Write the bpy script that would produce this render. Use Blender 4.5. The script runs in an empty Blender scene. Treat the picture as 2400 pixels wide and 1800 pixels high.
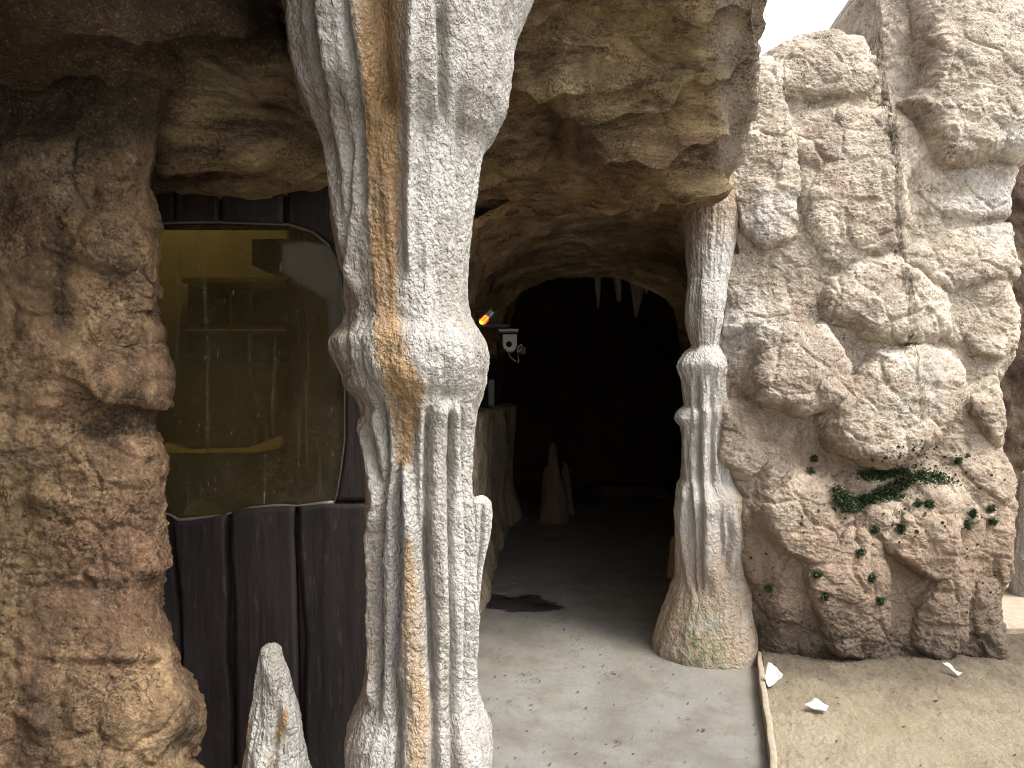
import bpy, math, random
import numpy as np
from mathutils import Vector

random.seed(7)
rng = np.random.default_rng(11)
scene = bpy.context.scene
col = scene.collection
R = math.radians

# ------------------------------------------------------------------ camera, sky, sun, exposure
F, EYE = 1800.0, 1.7                      # focal length in photo pixels (2400 wide), eye height in metres
cam_d = bpy.data.cameras.new('camera'); cam_d.sensor_width = 36; cam_d.lens = F / 2400 * 36
cam_d.sensor_fit = 'HORIZONTAL'; cam_d.clip_end = 500
cam = bpy.data.objects.new('camera', cam_d); col.objects.link(cam)
cam.location = (0, 0, EYE); cam.rotation_euler = (R(90), 0, 0)
scene.camera = cam

SUN_EL, SUN_AZ = 58.0, 120.0              # azimuth clockwise from the viewing direction (+Y)
world = bpy.data.worlds.new('World'); scene.world = world; world.use_nodes = True
wn = world.node_tree.nodes; wl = world.node_tree.links
bg = wn['Background']; sky = wn.new('ShaderNodeTexSky'); sky.sky_type = 'NISHITA'; sky.sun_disc = False
sky.sun_elevation = R(SUN_EL); sky.sun_rotation = R(SUN_AZ); sky.air_density = 1.0; sky.dust_density = 4.0
hs = wn.new('ShaderNodeHueSaturation'); hs.inputs['Saturation'].default_value = 0.12
wl.new(sky.outputs[0], hs.inputs['Color']); wl.new(hs.outputs[0], bg.inputs['Color'])
bg.inputs['Strength'].default_value = 0.15
sun_d = bpy.data.lights.new('sun', 'SUN'); sun_d.energy = 1.5; sun_d.angle = R(22); sun_d.color = (1, 0.95, 0.87)
sun = bpy.data.objects.new('sun', sun_d); col.objects.link(sun)
az, el = R(SUN_AZ), R(SUN_EL)
sdir = Vector((math.sin(az) * math.cos(el), math.cos(az) * math.cos(el), math.sin(el)))
sun.rotation_euler = sdir.to_track_quat('Z', 'Y').to_euler()
scene.view_settings.view_transform = 'Standard'; scene.view_settings.look = 'None'
scene.view_settings.exposure = 1.6; scene.view_settings.gamma = 1.0
scene.cycles.max_bounces = 6; scene.cycles.diffuse_bounces = 4; scene.cycles.transparent_max_bounces = 12
scene.cycles.use_denoising = True; scene.cycles.denoising_prefilter = 'FAST'; scene.cycles.pixel_filter_type = 'BLACKMAN_HARRIS'; scene.cycles.filter_width = 1.0

# ------------------------------------------------------------------ numeric helpers
def wpt(u, v, Y):                          # a photo pixel at depth Y -> world point
    return np.array(((u - 1200) / F * Y, Y, EYE - (v - 900) / F * Y))
perm = rng.permutation(256).astype(np.int64); perm = np.concatenate([perm, perm, perm])
g = rng.normal(size=(256, 3)); g /= np.linalg.norm(g, axis=1)[:, None]; GR = g.astype(np.float32)
def perlin(P, seed=0):
    P = np.asarray(P, np.float32) + np.float32(seed * 17.31)
    i = np.floor(P).astype(np.int64); f = P - i
    i &= 255
    w = f * f * f * (f * (f * 6 - 15) + 10)
    out = 0
    for dx in (0, 1):
        ax = perm[i[:, 0] + dx]; wx = w[:, 0] if dx else 1 - w[:, 0]
        for dy in (0, 1):
            ay = perm[ax + i[:, 1] + dy]; wy = wx * (w[:, 1] if dy else 1 - w[:, 1])
            for dz in (0, 1):
                G = GR[perm[ay + i[:, 2] + dz] & 255]
                d = G[:, 0] * (f[:, 0] - dx) + G[:, 1] * (f[:, 1] - dy) + G[:, 2] * (f[:, 2] - dz)
                out = out + wy * (w[:, 2] if dz else 1 - w[:, 2]) * d
    return out * 1.6
def fbm(P, s, octs=3, seed=0, gain=.5, ridged=False):
    P = np.asarray(P, np.float32); t = 0; a = 1.0; n = 0
    for k in range(octs):
        v = perlin(P * s * 2.03 ** k, seed + k * 3.7)
        t = t + a * ((1 - 2 * np.abs(v)) if ridged else v); n += a; a *= gain
    return t / n
def facets(P, s, seed=0, tilt=.16):
    """chipped faces: each cell of a jittered 3D lattice is a plane of its own, grooved where cells meet"""
    P = np.asarray(P, np.float32); Q = P * s; i = np.floor(Q).astype(np.int64)
    d1 = np.full(len(P), 99., np.float32); d2 = d1.copy(); h = np.zeros(len(P), np.float32)
    for dx in (-1, 0, 1):
        for dy in (-1, 0, 1):
            for dz in (-1, 0, 1):
                c = i + (dx, dy, dz); k = perm[perm[perm[(c[:, 0] + seed) & 255] + (c[:, 1] & 255)] + (c[:, 2] & 255)] & 255
                v = Q - (c + .5 + .42 * GR[k]); d = np.einsum('ij,ij->i', v, v); hh = np.einsum('ij,ij->i', v, GR[(k * 7 + 13) & 255])
                n = d < d1; d2 = np.where(n, d1, np.minimum(d2, d)); h = np.where(n, hh, h); d1 = np.where(n, d, d1)
    e = np.sqrt(d2) - np.sqrt(d1); w = np.clip(e / .35, 0, 1)
    return (h * tilt * w - .05 * (1 - np.clip(e / .12, 0, 1))) / s
def sstep(a, b, x):
    t = np.clip((x - a) / (b - a), 0, 1); return t * t * (3 - 2 * t)
def cr1(A, n, axis=0):                     # Catmull-Rom upsampling of an array along an axis to n samples
    A = np.moveaxis(np.asarray(A, float), axis, 0); m = len(A)
    t = np.linspace(0, m - 1, n); i = np.minimum(t.astype(int), m - 2); f = (t - i).reshape((-1,) + (1,) * (A.ndim - 1))
    p1 = A[i]; p2 = A[i + 1]
    p0 = np.where((i > 0).reshape(f.shape), A[np.maximum(i - 1, 0)], 2 * p1 - p2)
    p3 = np.where((i < m - 2).reshape(f.shape), A[np.minimum(i + 2, m - 1)], 2 * p2 - p1)
    o = .5 * (2 * p1 + (p2 - p0) * f + (2 * p0 - 5 * p1 + 4 * p2 - p3) * f ** 2 + (3 * p1 - p0 - 3 * p2 + p3) * f ** 3)
    return np.moveaxis(o, 0, axis)
def gnormals(P, wrap=False):
    if wrap:
        Q = np.concatenate([P[:, -2:], P, P[:, :2]], 1)
        du = np.gradient(Q, axis=0); dv = np.gradient(Q, axis=1); n = np.cross(du, dv)[:, 2:-2]
    else:
        n = np.cross(np.gradient(P, axis=0), np.gradient(P, axis=1))
    return n / (np.linalg.norm(n, axis=2, keepdims=True) + 1e-12)
def project(P):
    return 1200 + P[..., 0] / P[..., 1] * F, 900 - (P[..., 2] - EYE) / P[..., 1] * F

# ------------------------------------------------------------------ object helpers
def tag(o, label=None, cat=None, group=None, kind=None):
    if label: o['label'] = label
    if cat: o['category'] = cat
    if group: o['group'] = group
    if kind: o['kind'] = kind
    return o
def empty(name, loc=(0, 0, 0)):
    o = bpy.data.objects.new(name, None); o.empty_display_size = .1; o.location = loc; col.objects.link(o); return o
def link(name, me, mat, parent=None):
    if mat: me.materials.append(mat)
    o = bpy.data.objects.new(name, me); col.objects.link(o)
    if parent:
        o.parent = parent; o.matrix_parent_inverse = parent.matrix_world.inverted() if False else parent.matrix_world.copy().inverted()
        o.matrix_parent_inverse.identity(); o.location = -Vector(parent.location) if parent.parent is None else (0, 0, 0)
    return o
def raw_mesh(name, V, Q, normals=None, attrs=None, smooth=True):
    V = np.asarray(V, np.float32).reshape(-1, 3); Q = np.asarray(Q, np.int32); k = Q.shape[1]
    me = bpy.data.meshes.new(name)
    me.vertices.add(len(V)); me.vertices.foreach_set('co', V.ravel())
    me.loops.add(Q.size); me.loops.foreach_set('vertex_index', Q.ravel())
    me.polygons.add(len(Q)); me.polygons.foreach_set('loop_start', np.arange(0, Q.size, k, dtype=np.int32))
    me.update(calc_edges=True)
    if smooth: me.shade_smooth()
    else: me.shade_flat()
    for n, a in (attrs or {}).items():
        at = me.attributes.new(n, 'FLOAT', 'POINT'); at.data.foreach_set('value', np.asarray(a, np.float32).ravel())
    if normals is not None:
        me.normals_split_custom_set_from_vertices(np.asarray(normals, np.float32).reshape(-1, 3).tolist())
    return me
def gquads(n, m, wrap=False):
    i = np.arange(n - 1)[:, None]; j = np.arange(m if wrap else m - 1)[None]; j2 = (j + 1) % m
    return np.stack(np.broadcast_arrays(i * m + j, i * m + j2, (i + 1) * m + j2, (i + 1) * m + j), -1).reshape(-1, 4)
def grid_obj(name, P, mat, parent=None, wrap=False, attrs=None, flip=False):
    n, m = P.shape[:2]; Q = gquads(n, m, wrap)
    if flip: Q = Q[:, ::-1]
    return link(name, raw_mesh(name, P, Q, attrs=attrs), mat, parent)
def split_grid(P, ids, names, mats, parent, attrs=None, flip=False):
    """one continuous sculpted surface, cut into its pieces: neighbours share their border and normals"""
    n, m = P.shape[:2]; Q = gquads(n, m); N = gnormals(P).reshape(-1, 3)
    if flip: Q = Q[:, ::-1]
    else: N = -N
    V = P.reshape(-1, 3); fid = ids.ravel()[Q[:, 0]]; out = []
    for k in np.unique(fid):
        q = Q[fid == k]; uq, inv = np.unique(q, return_inverse=True)
        nm = names(int(k)); at = {a: b.ravel()[uq] for a, b in (attrs or {}).items()}
        out.append(link(nm, raw_mesh(nm, V[uq], inv.reshape(q.shape), normals=N[uq], attrs=at), mats, parent))
    return out
class MB:                                   # collects boxes, tubes, prisms into one mesh
    def __init__(s): s.v = []; s.f = []
    def add(s, V, Fs):
        b = len(s.v); s.v += [tuple(map(float, p)) for p in V]; s.f += [tuple(b + i for i in f) for f in Fs]
    def box(s, c, d, M=None, bev=.0):
        x, y, z = (k / 2 for k in d); V = []
        for sx in (-1, 1):
            for sy in (-1, 1):
                for sz in (-1, 1): V.append(Vector((sx * x, sy * y, sz * z)))
        if M is not None: V = [M @ p for p in V]
        V = [p + Vector(c) for p in V]
        s.add(V, [(0, 1, 3, 2), (4, 6, 7, 5), (0, 4, 5, 1), (2, 3, 7, 6), (0, 2, 6, 4), (1, 5, 7, 3)])
    def tube(s, pts, r, n=8, cap=True):
        pts = [Vector(p) for p in pts]; rs = r if isinstance(r, (list, tuple)) else [r] * len(pts); V = []; Fs = []
        for i, p in enumerate(pts):
            t = (pts[min(i + 1, len(pts) - 1)] - pts[max(i - 1, 0)]).normalized()
            a = t.orthogonal().normalized() if i == 0 else (a - t * a.dot(t)).normalized()
            b = t.cross(a)
            for k in range(n):
                q = 2 * math.pi * k / n; V.append(p + (a * math.cos(q) + b * math.sin(q)) * rs[i])
        for i in range(len(pts) - 1):
            for k in range(n): Fs.append((i * n + k, i * n + (k + 1) % n, (i + 1) * n + (k + 1) % n, (i + 1) * n + k))
        if cap: Fs.append(tuple(range(n))[::-1]); Fs.append(tuple(range((len(pts) - 1) * n, len(pts) * n)))
        s.add(V, Fs)
    def prism(s, poly, y0, y1):              # polygon of (x, z) extruded along Y
        n = len(poly); V = [(x, y0, z) for x, z in poly] + [(x, y1, z) for x, z in poly]
        s.add(V, [tuple(range(n)), tuple(range(2 * n - 1, n - 1, -1))] + [(i, i + n, (i + 1) % n + n, (i + 1) % n) for i in range(n)])
    def build(s, name, mat, parent=None, smooth=False, bevel=0):
        me = bpy.data.meshes.new(name); me.from_pydata(s.v, [], s.f); me.update()
        if smooth: me.shade_smooth()
        else: me.shade_flat()
        o = link(name, me, mat, parent)
        if bevel:
            b = o.modifiers.new('bevel', 'BEVEL'); b.width = bevel; b.segments = 2; b.limit_method = 'ANGLE'
        return o

# ------------------------------------------------------------------ materials
class NT:
    def __init__(s, name):
        s.m = bpy.data.materials.new(name); s.m.use_nodes = True; s.t = s.m.node_tree; s.n = s.t.nodes; s.l = s.t.links
        s.b = s.n['Principled BSDF']; s.pos = s.n.new('ShaderNodeNewGeometry').outputs['Position']
    def new(s, t, **k):
        x = s.n.new(t)
        for a, b in k.items(): setattr(x, a, b)
        return x
    def lk(s, a, b): s.l.new(a, b)
    def mapped(s, scale, rot=(0, 0, 0)):
        m = s.new('ShaderNodeMapping'); m.inputs['Scale'].default_value = scale; m.inputs['Rotation'].default_value = rot
        s.lk(s.pos, m.inputs['Vector']); return m.outputs[0]
    def noise(s, scale, detail=5, rough=.55, dist=0, vec=None, typ='FBM', out=0):
        x = s.new('ShaderNodeTexNoise'); x.noise_type = typ; x.inputs['Scale'].default_value = scale
        x.inputs['Detail'].default_value = detail; x.inputs['Roughness'].default_value = rough; x.inputs['Distortion'].default_value = dist
        s.lk(vec if vec is not None else s.pos, x.inputs['Vector']); return x.outputs[out]
    def voro(s, scale, vec=None, feat='F1'):
        x = s.new('ShaderNodeTexVoronoi'); x.feature = feat; x.inputs['Scale'].default_value = scale
        s.lk(vec if vec is not None else s.pos, x.inputs['Vector']); return x.outputs['Distance']
    def ramp(s, v, stops):
        r = s.new('ShaderNodeValToRGB'); e = r.color_ramp.elements
        while len(e) < len(stops): e.new(.5)
        for k, (p, c) in enumerate(stops):
            e[k].position = p; e[k].color = (c, c, c, 1) if isinstance(c, (int, float)) else (*c, 1)
        s.lk(v, r.inputs[0]); return r.outputs[0]
    def mix(s, f, a, b, mode='MIX'):
        x = s.new('ShaderNodeMix', data_type='RGBA', blend_type=mode)
        for k, q in ((0, f), (6, a), (7, b)):
            if hasattr(q, 'is_linked'): s.lk(q, x.inputs[k])
            else: x.inputs[k].default_value = q if k == 0 else (*q, 1)
        return x.outputs[2]
    def math(s, op, a, b=0.0, clamp=False):
        x = s.new('ShaderNodeMath', operation=op); x.use_clamp = clamp
        for k, q in ((0, a), (1, b)):
            if hasattr(q, 'is_linked'): s.lk(q, x.inputs[k])
            else: x.inputs[k].default_value = q
        return x.outputs[0]
    def attr(s, n): return s.new('ShaderNodeAttribute', attribute_name=n).outputs['Fac']
    def z(s):
        x = s.new('ShaderNodeSeparateXYZ'); s.lk(s.pos, x.inputs[0]); return x.outputs
    def bump(s, h, strength=1, dist=.01, normal=None):
        x = s.new('ShaderNodeBump'); x.inputs['Strength'].default_value = strength; x.inputs['Distance'].default_value = dist
        s.lk(h, x.inputs['Height'])
        if normal is not None: s.lk(normal, x.inputs['Normal'])
        return x.outputs[0]
    def done(s, colr, rough=.85, normal=None, spec=.3):
        if hasattr(colr, 'is_linked'): s.lk(colr, s.b.inputs['Base Color'])
        else: s.b.inputs['Base Color'].default_value = (*colr, 1)
        if hasattr(rough, 'is_linked'): s.lk(rough, s.b.inputs['Roughness'])
        else: s.b.inputs['Roughness'].default_value = rough
        s.b.inputs['Specular IOR Level'].default_value = spec
        if normal is not None: s.lk(normal, s.b.inputs['Normal'])
        return s.m

def rock_mat(name, light, mid, dark, accent, stretch=(1, 1, 1), rot=(0, 0, 0), speck=.55, bump=1.0, spread=(.38, .62), darkpos=(.52, .72), damp=None, grey=None, shade_stain=None, lower=None):
    t = NT(name); v = t.mapped(stretch, rot)
    c = t.ramp(t.noise(2.2, 5, .62, .6, v), [(spread[0], mid), (spread[1], light)])
    big = t.noise(1.3, 4, .6, .8, t.mapped(stretch, (rot[0] + .4, rot[1], rot[2] + 1.)))
    c = t.mix(t.ramp(big, [(.5, 0.0), (.62, .85)]), c, accent)
    if grey: c = t.mix(t.ramp(big, [(.34, .8), (.44, 0.0)]), c, grey)
    c = t.mix(t.ramp(t.noise(3.1, 6, .68, .5, v), [(darkpos[0], 0.0), (darkpos[1], .85)]), c, dark)
    pale = tuple(min(1, k * 1.35 + .02) for k in light)
    c = t.mix(t.ramp(t.noise(7, 6, .72, .2, v), [(.55, 0.0), (.68, .6)]), c, pale)
    if shade_stain:
        br = t.math('MULTIPLY', t.math('SUBTRACT', t.noise(3.5, 6, .68, .6), .5), 1.5)
        c = t.mix(t.ramp(t.math('ADD', t.attr('shade_stain'), br), [(.25, 0.0), (.8, .85)]), c, shade_stain)
        c = t.mix(t.ramp(t.math('ADD', t.attr('pale_tint'), br), [(.35, 0.0), (.9, .7)]), c, (.42, .36, .30))
    # dry-brushed grain, dark flecks and short squiggly cracks of coarse render
    fine = t.noise(95, 3, .7); pm = t.ramp(t.noise(4.3, 4, .65, .5), [(.42, .15), (.60, 1.0)])
    c = t.mix(t.math('MULTIPLY', pm, t.ramp(fine, [(.36, .95 * speck), (.50, 0.0)])), c, tuple(k * .6 for k in dark))
    c = t.mix(t.ramp(fine, [(.56, 0.0), (.70, .5 * speck)]), c, pale)
    mid_n = t.noise(30, 4, .72, 1.0)
    c = t.mix(t.math('MULTIPLY', pm, t.ramp(mid_n, [(.57, 0.0), (.66, .95 * speck)])), c, tuple(k * .55 for k in dark))
    sq = t.ramp(t.noise(17, 3, .6, .6), [(.475, 0.0), (.497, 1.0), (.519, 0.0)])
    sq = t.math('MULTIPLY', sq, t.ramp(t.noise(6, 3, .6), [(.48, 0.0), (.60, .9)]))
    c = t.mix(sq, c, tuple(k * .5 for k in dark))
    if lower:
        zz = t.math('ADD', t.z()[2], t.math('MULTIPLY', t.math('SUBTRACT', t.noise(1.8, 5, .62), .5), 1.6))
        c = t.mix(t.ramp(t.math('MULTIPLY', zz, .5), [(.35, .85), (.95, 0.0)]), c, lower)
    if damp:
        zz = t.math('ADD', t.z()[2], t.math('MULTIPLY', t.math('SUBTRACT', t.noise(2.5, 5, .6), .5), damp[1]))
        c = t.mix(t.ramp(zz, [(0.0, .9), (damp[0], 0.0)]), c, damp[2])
    rgh = t.ramp(t.noise(5, 3, .6), [(.35, .25), (.62, 1.0)])
    h = t.math('ADD', t.math('MULTIPLY', t.noise(24, 6, .74, 1.3, v), rgh), t.math('MULTIPLY', sq, -.12))
    nrm = t.bump(fine, .8 * bump, .008, t.bump(h, 1.0 * bump, .045))
    return t.done(c, .9, nrm, .15)

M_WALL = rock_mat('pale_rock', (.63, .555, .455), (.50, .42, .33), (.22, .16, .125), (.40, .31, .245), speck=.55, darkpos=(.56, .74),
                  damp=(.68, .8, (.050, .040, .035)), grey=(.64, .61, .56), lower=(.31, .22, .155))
M_LEFT = rock_mat('brown_rock', (.285, .19, .105), (.17, .108, .062), (.075, .050, .035), (.172, .100, .064), stretch=(1.2, 1.2, .7), speck=.95, darkpos=(.50, .64), grey=(.225, .178, .115), shade_stain=(.050, .038, .026))
M_ROOF = rock_mat('strata_rock', (.375, .268, .145), (.235, .160, .087), (.065, .044, .031), (.175, .105, .062), stretch=(.55, 1.3, 2.6), rot=(0, .22, 0), speck=.8, darkpos=(.50, .64), grey=(.30, .235, .135), shade_stain=(.052, .034, .024))
M_VAULT = rock_mat('vault_rock', (.48, .35, .195), (.34, .235, .13), (.07, .05, .035), (.17, .11, .07), stretch=(.7, 1.2, 2.0), rot=(0, .5, 0), speck=.5)
M_BENCH = rock_mat('bench_rock', (.60, .49, .34), (.46, .36, .24), (.10, .07, .05), (.25, .16, .10), stretch=(1.2, 1.2, .4), speck=.5)
M_BROWN = rock_mat('dark_brown_rock', (.13, .09, .06), (.085, .058, .04), (.035, .024, .018), (.08, .045, .03), stretch=(1.5, 1.5, .6), speck=.5)

def drip_mat(name, base, warm, ochre, gloss=.42, foot=None):
    t = NT(name); v = t.mapped((1.6, 1.6, .28))
    c = t.ramp(t.noise(5, 7, .62, .3, v), [(.35, warm), (.62, base)])
    c = t.mix(t.ramp(t.noise(46, 6, .7, .5), [(.60, 0.0), (.75, .55)]), c, tuple(k * .42 for k in warm))
    oc = t.ramp(t.noise(9, 7, .65, .6, v), [(.3, tuple(k * .5 for k in ochre)), (.55, ochre), (.75, tuple(min(1, k * 1.25 + .05) for k in ochre))])
    oc = t.mix(t.ramp(t.noise(26, 4, .7, .3, v), [(.52, 0.0), (.70, .45)]), oc, warm)
    f = t.math('ADD', t.attr('paint'), t.math('MULTIPLY', t.math('SUBTRACT', t.noise(16, 6, .65, .3, v), .5), .9))
    c = t.mix(t.ramp(f, [(.22, 0.0), (.80, .9)]), c, oc)
    c = t.mix(t.math('MULTIPLY', t.attr('dirt_shade'), t.ramp(t.noise(7, 5, .65), [(.22, 0.0), (.50, .92)])), c, (.30, .20, .125))
    if foot is not None:
        c = t.mix(t.math('MULTIPLY', t.attr('moss'), t.ramp(t.noise(22, 6, .7), [(.38, 0.0), (.60, .85)])), c, foot)
    c = t.mix(t.ramp(t.noise(33, 5, .7, .4), [(.70, 0.0), (.735, .8)]), c, (.05, .04, .03))
    h = t.math('ADD', t.noise(34, 4, .62, 1.0, t.mapped((1, 1, .6))), t.math('MULTIPLY', t.noise(80, 2, .5, .5), .5))
    nrm = t.bump(h, .9, .034)
    return t.done(c, t.ramp(t.noise(20, 4, .6), [(.3, gloss - .08), (.7, gloss + .25)]), nrm, .4)
M_DRIP = drip_mat('white_dripstone', (.41, .395, .37), (.275, .248, .21), (.34, .20, .08))
M_DRIP2 = drip_mat('grey_dripstone', (.47, .458, .44), (.34, .295, .245), (.42, .29, .17), .6, (.10, .135, .045))
M_DRIP4 = drip_mat('tan_dripstone', (.40, .35, .29), (.28, .22, .17), (.24, .15, .09), .7)
M_DRIP3 = drip_mat('brown_dripstone', (.21, .145, .105), (.13, .08, .055), (.18, .09, .05), .8)

def board_mat():
    t = NT('stained_board'); v = t.mapped((1, 1, .07))
    c = t.ramp(t.noise(14, 8, .66, .3, v), [(.3, (.009, .007, .0068)), (.56, (.026, .0175, .0155)), (.78, (.050, .032, .028))])
    c = t.mix(t.ramp(t.noise(44, 7, .75, .1, t.mapped((1, 1, .18))), [(.565, 0.0), (.70, .5)]), c, (.16, .105, .085))
    c = t.mix(t.ramp(t.noise(3, 5, .6), [(.45, 0.0), (.7, .6)]), c, (.013, .012, .014))
    nrm = t.bump(t.math('ADD', t.noise(70, 5, .7, .2, t.mapped((1, 1, .05))), t.math('MULTIPLY', t.noise(160, 3), .3)), .5, .006)
    return t.done(c, .68, nrm, .35)
M_BOARD = board_mat()
def floor_mat():
    t = NT('worn_concrete')
    c = t.ramp(t.noise(1.1, 5, .62, .6), [(.3, (.115, .105, .09)), (.5, (.165, .160, .146)), (.7, (.19, .188, .181))])
    c = t.mix(t.ramp(t.noise(3.3, 6, .72, .2), [(.46, 0.0), (.66, .85)]), c, (.115, .098, .078))
    c = t.mix(t.ramp(t.noise(.8, 6, .66, .2, t.mapped((1, .6, 1), (0, 0, 2))), [(.5, 0.0), (.62, .6)]), c, (.20, .184, .152))
    c = t.mix(t.ramp(t.noise(60, 4, .65), [(.57, 0.0), (.70, .6)]), c, (.12, .105, .088))
    c = t.mix(t.ramp(t.noise(27, 3, .6, .4), [(.735, 0.0), (.755, .85)]), c, (.05, .045, .04))
    c = t.mix(t.ramp(t.noise(9, 4, .6, .6, t.mapped((.35, 1, 1), (0, 0, .6))), [(.66, 0.0), (.72, .45)]), c, (.14, .125, .11))
    nrm = t.bump(t.noise(70, 4, .75), .5, .006, t.bump(t.noise(9, 4, .6), .25, .02))
    return t.done(c, t.ramp(t.noise(2, 5), [(.35, .5), (.65, .8)]), nrm, .35)
M_FLOOR = floor_mat()
def sand_mat():
    t = NT('damp_sand')
    c = t.ramp(t.noise(2.2, 7, .65, .4), [(.32, (.245, .207, .145)), (.62, (.325, .285, .212))])
    c = t.mix(t.ramp(t.noise(130, 4, .7), [(.46, .5), (.56, 0.0)]), c, (.24, .18, .115))
    c = t.mix(t.ramp(t.noise(48, 4, .7, 1.0), [(.64, 0.0), (.72, .75)]), c, (.13, .10, .07))
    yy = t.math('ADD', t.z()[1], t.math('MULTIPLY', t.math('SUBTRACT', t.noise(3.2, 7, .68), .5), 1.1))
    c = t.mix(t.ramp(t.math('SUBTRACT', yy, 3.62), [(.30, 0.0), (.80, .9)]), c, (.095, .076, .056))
    nrm = t.bump(t.math('ADD', t.noise(55, 5, .72, .6), t.math('MULTIPLY', t.noise(180, 3), .4)), .9, .022)
    return t.done(c, .95, nrm, .1)
M_SAND = sand_mat()
def plain(name, c, rough=.6, metal=0.0, nz=None, spec=.4, bump=0):
    t = NT(name); cc = t.ramp(t.noise(nz or 25, 5, .6), [(.3, tuple(k * .72 for k in c)), (.65, c)])
    t.b.inputs['Metallic'].default_value = metal
    return t.done(cc, rough, t.bump(t.noise(60, 4), bump, .004) if bump else None, spec)
M_KERB = plain('weathered_timber', (.30, .25, .19), .85, 0, 30, .2, .6)
M_KERBD = plain('kerb_block', (.36, .29, .22), .9, 0, 18, .2, .8)
M_PAPER = plain('white_paper', (.82, .82, .82), .8, 0, 12, .2, .2)
M_WHITE = plain('white_plastic', (.36, .36, .35), .5)
M_GREYP = plain('grey_plastic', (.33, .34, .35), .4)
M_BLACK = plain('black_metal', (.012, .012, .012), .45)
M_LENS = plain('lens_glass', (.005, .005, .006), .08, 0, 5, .6)
M_OLIVE = plain('olive_render', (.135, .108, .056), .9, 0, 3, .1, .6)
M_YELLOW = plain('yellow_board', (.62, .47, .16), .75, 0, 14, .2)
M_DARKR = plain('dark_render', (.030, .027, .020), .9, 0, 4, .1, .6)
M_STEELP = plain('dull_panel', (.060, .054, .042), .85, 0, 6, .3)
M_GREEN = plain('green_stone', (.10, .16, .085), .8, 0, 8, .2)
M_SEAL = plain('clear_sealant', (.17, .145, .115), .35, 0, 30, .5)
M_PANEL = plain('tunnel_panel', (.075, .052, .042), .75, 0, 5, .3, .3)
M_MOSS = None
def moss_mat():
    t = NT('moss_leaf'); c = t.ramp(t.noise(35, 4, .7), [(.3, (.014, .027, .010)), (.55, (.032, .054, .018)), (.75, (.095, .11, .03))])
    t.b.inputs['Subsurface Weight'].default_value = 0
    return t.done(c, .7, None, .3)
M_MOSS = moss_mat()
M_LICHEN = plain('dark_lichen', (.030, .034, .022), .9, 0, 40, .1)
M_LITTER = plain('dark_litter', (.055, .042, .030), .9, 0, 30, .1)
def wet_mat():
    t = NT('wet_patch'); a = t.math('ADD', t.attr('wet'), t.math('MULTIPLY', t.math('SUBTRACT', t.noise(14, 5, .65), .5), .5))
    t.lk(t.ramp(a, [(.12, 0.0), (.36, .93)]), t.b.inputs['Alpha']); return t.done((.032, .030, .032), .45, None, .5)
M_WET = wet_mat()
def glow_mat():
    t = NT('glowing_bulb'); t.b.inputs['Emission Color'].default_value = (1, .12, .012, 1); t.b.inputs['Emission Strength'].default_value = 1.6
    return t.done((.5, .15, .03), .4)
M_GLOW = glow_mat()
def glass_mat():
    t = NT('dirty_glass'); n, l = t.n, t.l
    tr = n.new('ShaderNodeBsdfTransparent'); tr.inputs[0].default_value = (.80, .72, .46, 1)
    gl = n.new('ShaderNodeBsdfGlossy'); gl.inputs['Roughness'].default_value = .04
    fr = n.new('ShaderNodeFresnel'); fr.inputs[0].default_value = 1.28
    m1 = n.new('ShaderNodeMixShader'); l.new(fr.outputs[0], m1.inputs[0]); l.new(tr.outputs[0], m1.inputs[1]); l.new(gl.outputs[0], m1.inputs[2])
    df = n.new('ShaderNodeBsdfDiffuse')
    dc = t.mix(t.ramp(t.noise(45, 3, .6), [(.50, 0.0), (.62, 1.0)]), (.19, .155, .08), (.30, .25, .16)); l.new(dc, df.inputs[0])
    film = t.ramp(t.noise(2.4, 7, .62, .5, t.mapped((1, 1, .5))), [(.3, .06), (.7, .22)])
    drip = t.ramp(t.noise(26, 5, .62, .1, t.mapped((1, 1, .035))), [(.58, 0.0), (.70, .38)])
    spk = t.ramp(t.noise(85, 2, .6), [(.70, 0.0), (.73, .7)])
    scr = t.ramp(t.noise(60, 3, .6, .3, t.mapped((1, 1, .22), (0, .12, 0))), [(.68, 0.0), (.72, .6)])
    a = t.math('ADD', t.math('ADD', film, drip), t.math('ADD', spk, scr), True)
    m2 = n.new('ShaderNodeMixShader'); l.new(a, m2.inputs[0]); l.new(m1.outputs[0], m2.inputs[1]); l.new(df.outputs[0], m2.inputs[2])
    l.new(m2.outputs[0], n['Material Output'].inputs['Surface']); return t.m
M_GLASS = glass_mat()

# ================================================================== ground
def flat_sheet(name, x0, x1, y0, y1, z, mat, nx=2, ny=2):
    X, Y = np.meshgrid(np.linspace(x0, x1, nx), np.linspace(y0, y1, ny)); P = np.stack([X, Y, np.full_like(X, z)], -1)
    return grid_obj(name, P, mat)
tag(flat_sheet('ground', -60, 60, -60, 60, -.012, M_FLOOR), kind='structure')
K0 = np.array([1.535, 4.78]); K1 = np.array([.40, .70])                     # run of the kerb on the ground
def kerb_x(y): return K0[0] + (y - K0[1]) * (K1[0] - K0[0]) / (K1[1] - K0[1])
# concrete path, gently uneven
ny, nx = 300, 220
Yg = np.linspace(-3, 13, ny)[:, None] * np.ones((1, nx)); Xg = np.linspace(0, 1, nx)[None] * np.ones((ny, 1))
Xr = np.where(Yg < 4.78, kerb_x(Yg), 3.2) - .0; Xg = -6 + Xg * (Xr + 6)
P = np.stack([Xg, Yg, 0 * Xg], -1); P[..., 2] = .004 * fbm(P.reshape(-1, 3), 1.2, 3, 5).reshape(ny, nx)
tag(grid_obj('path', P, M_FLOOR), kind='structure')
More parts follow.
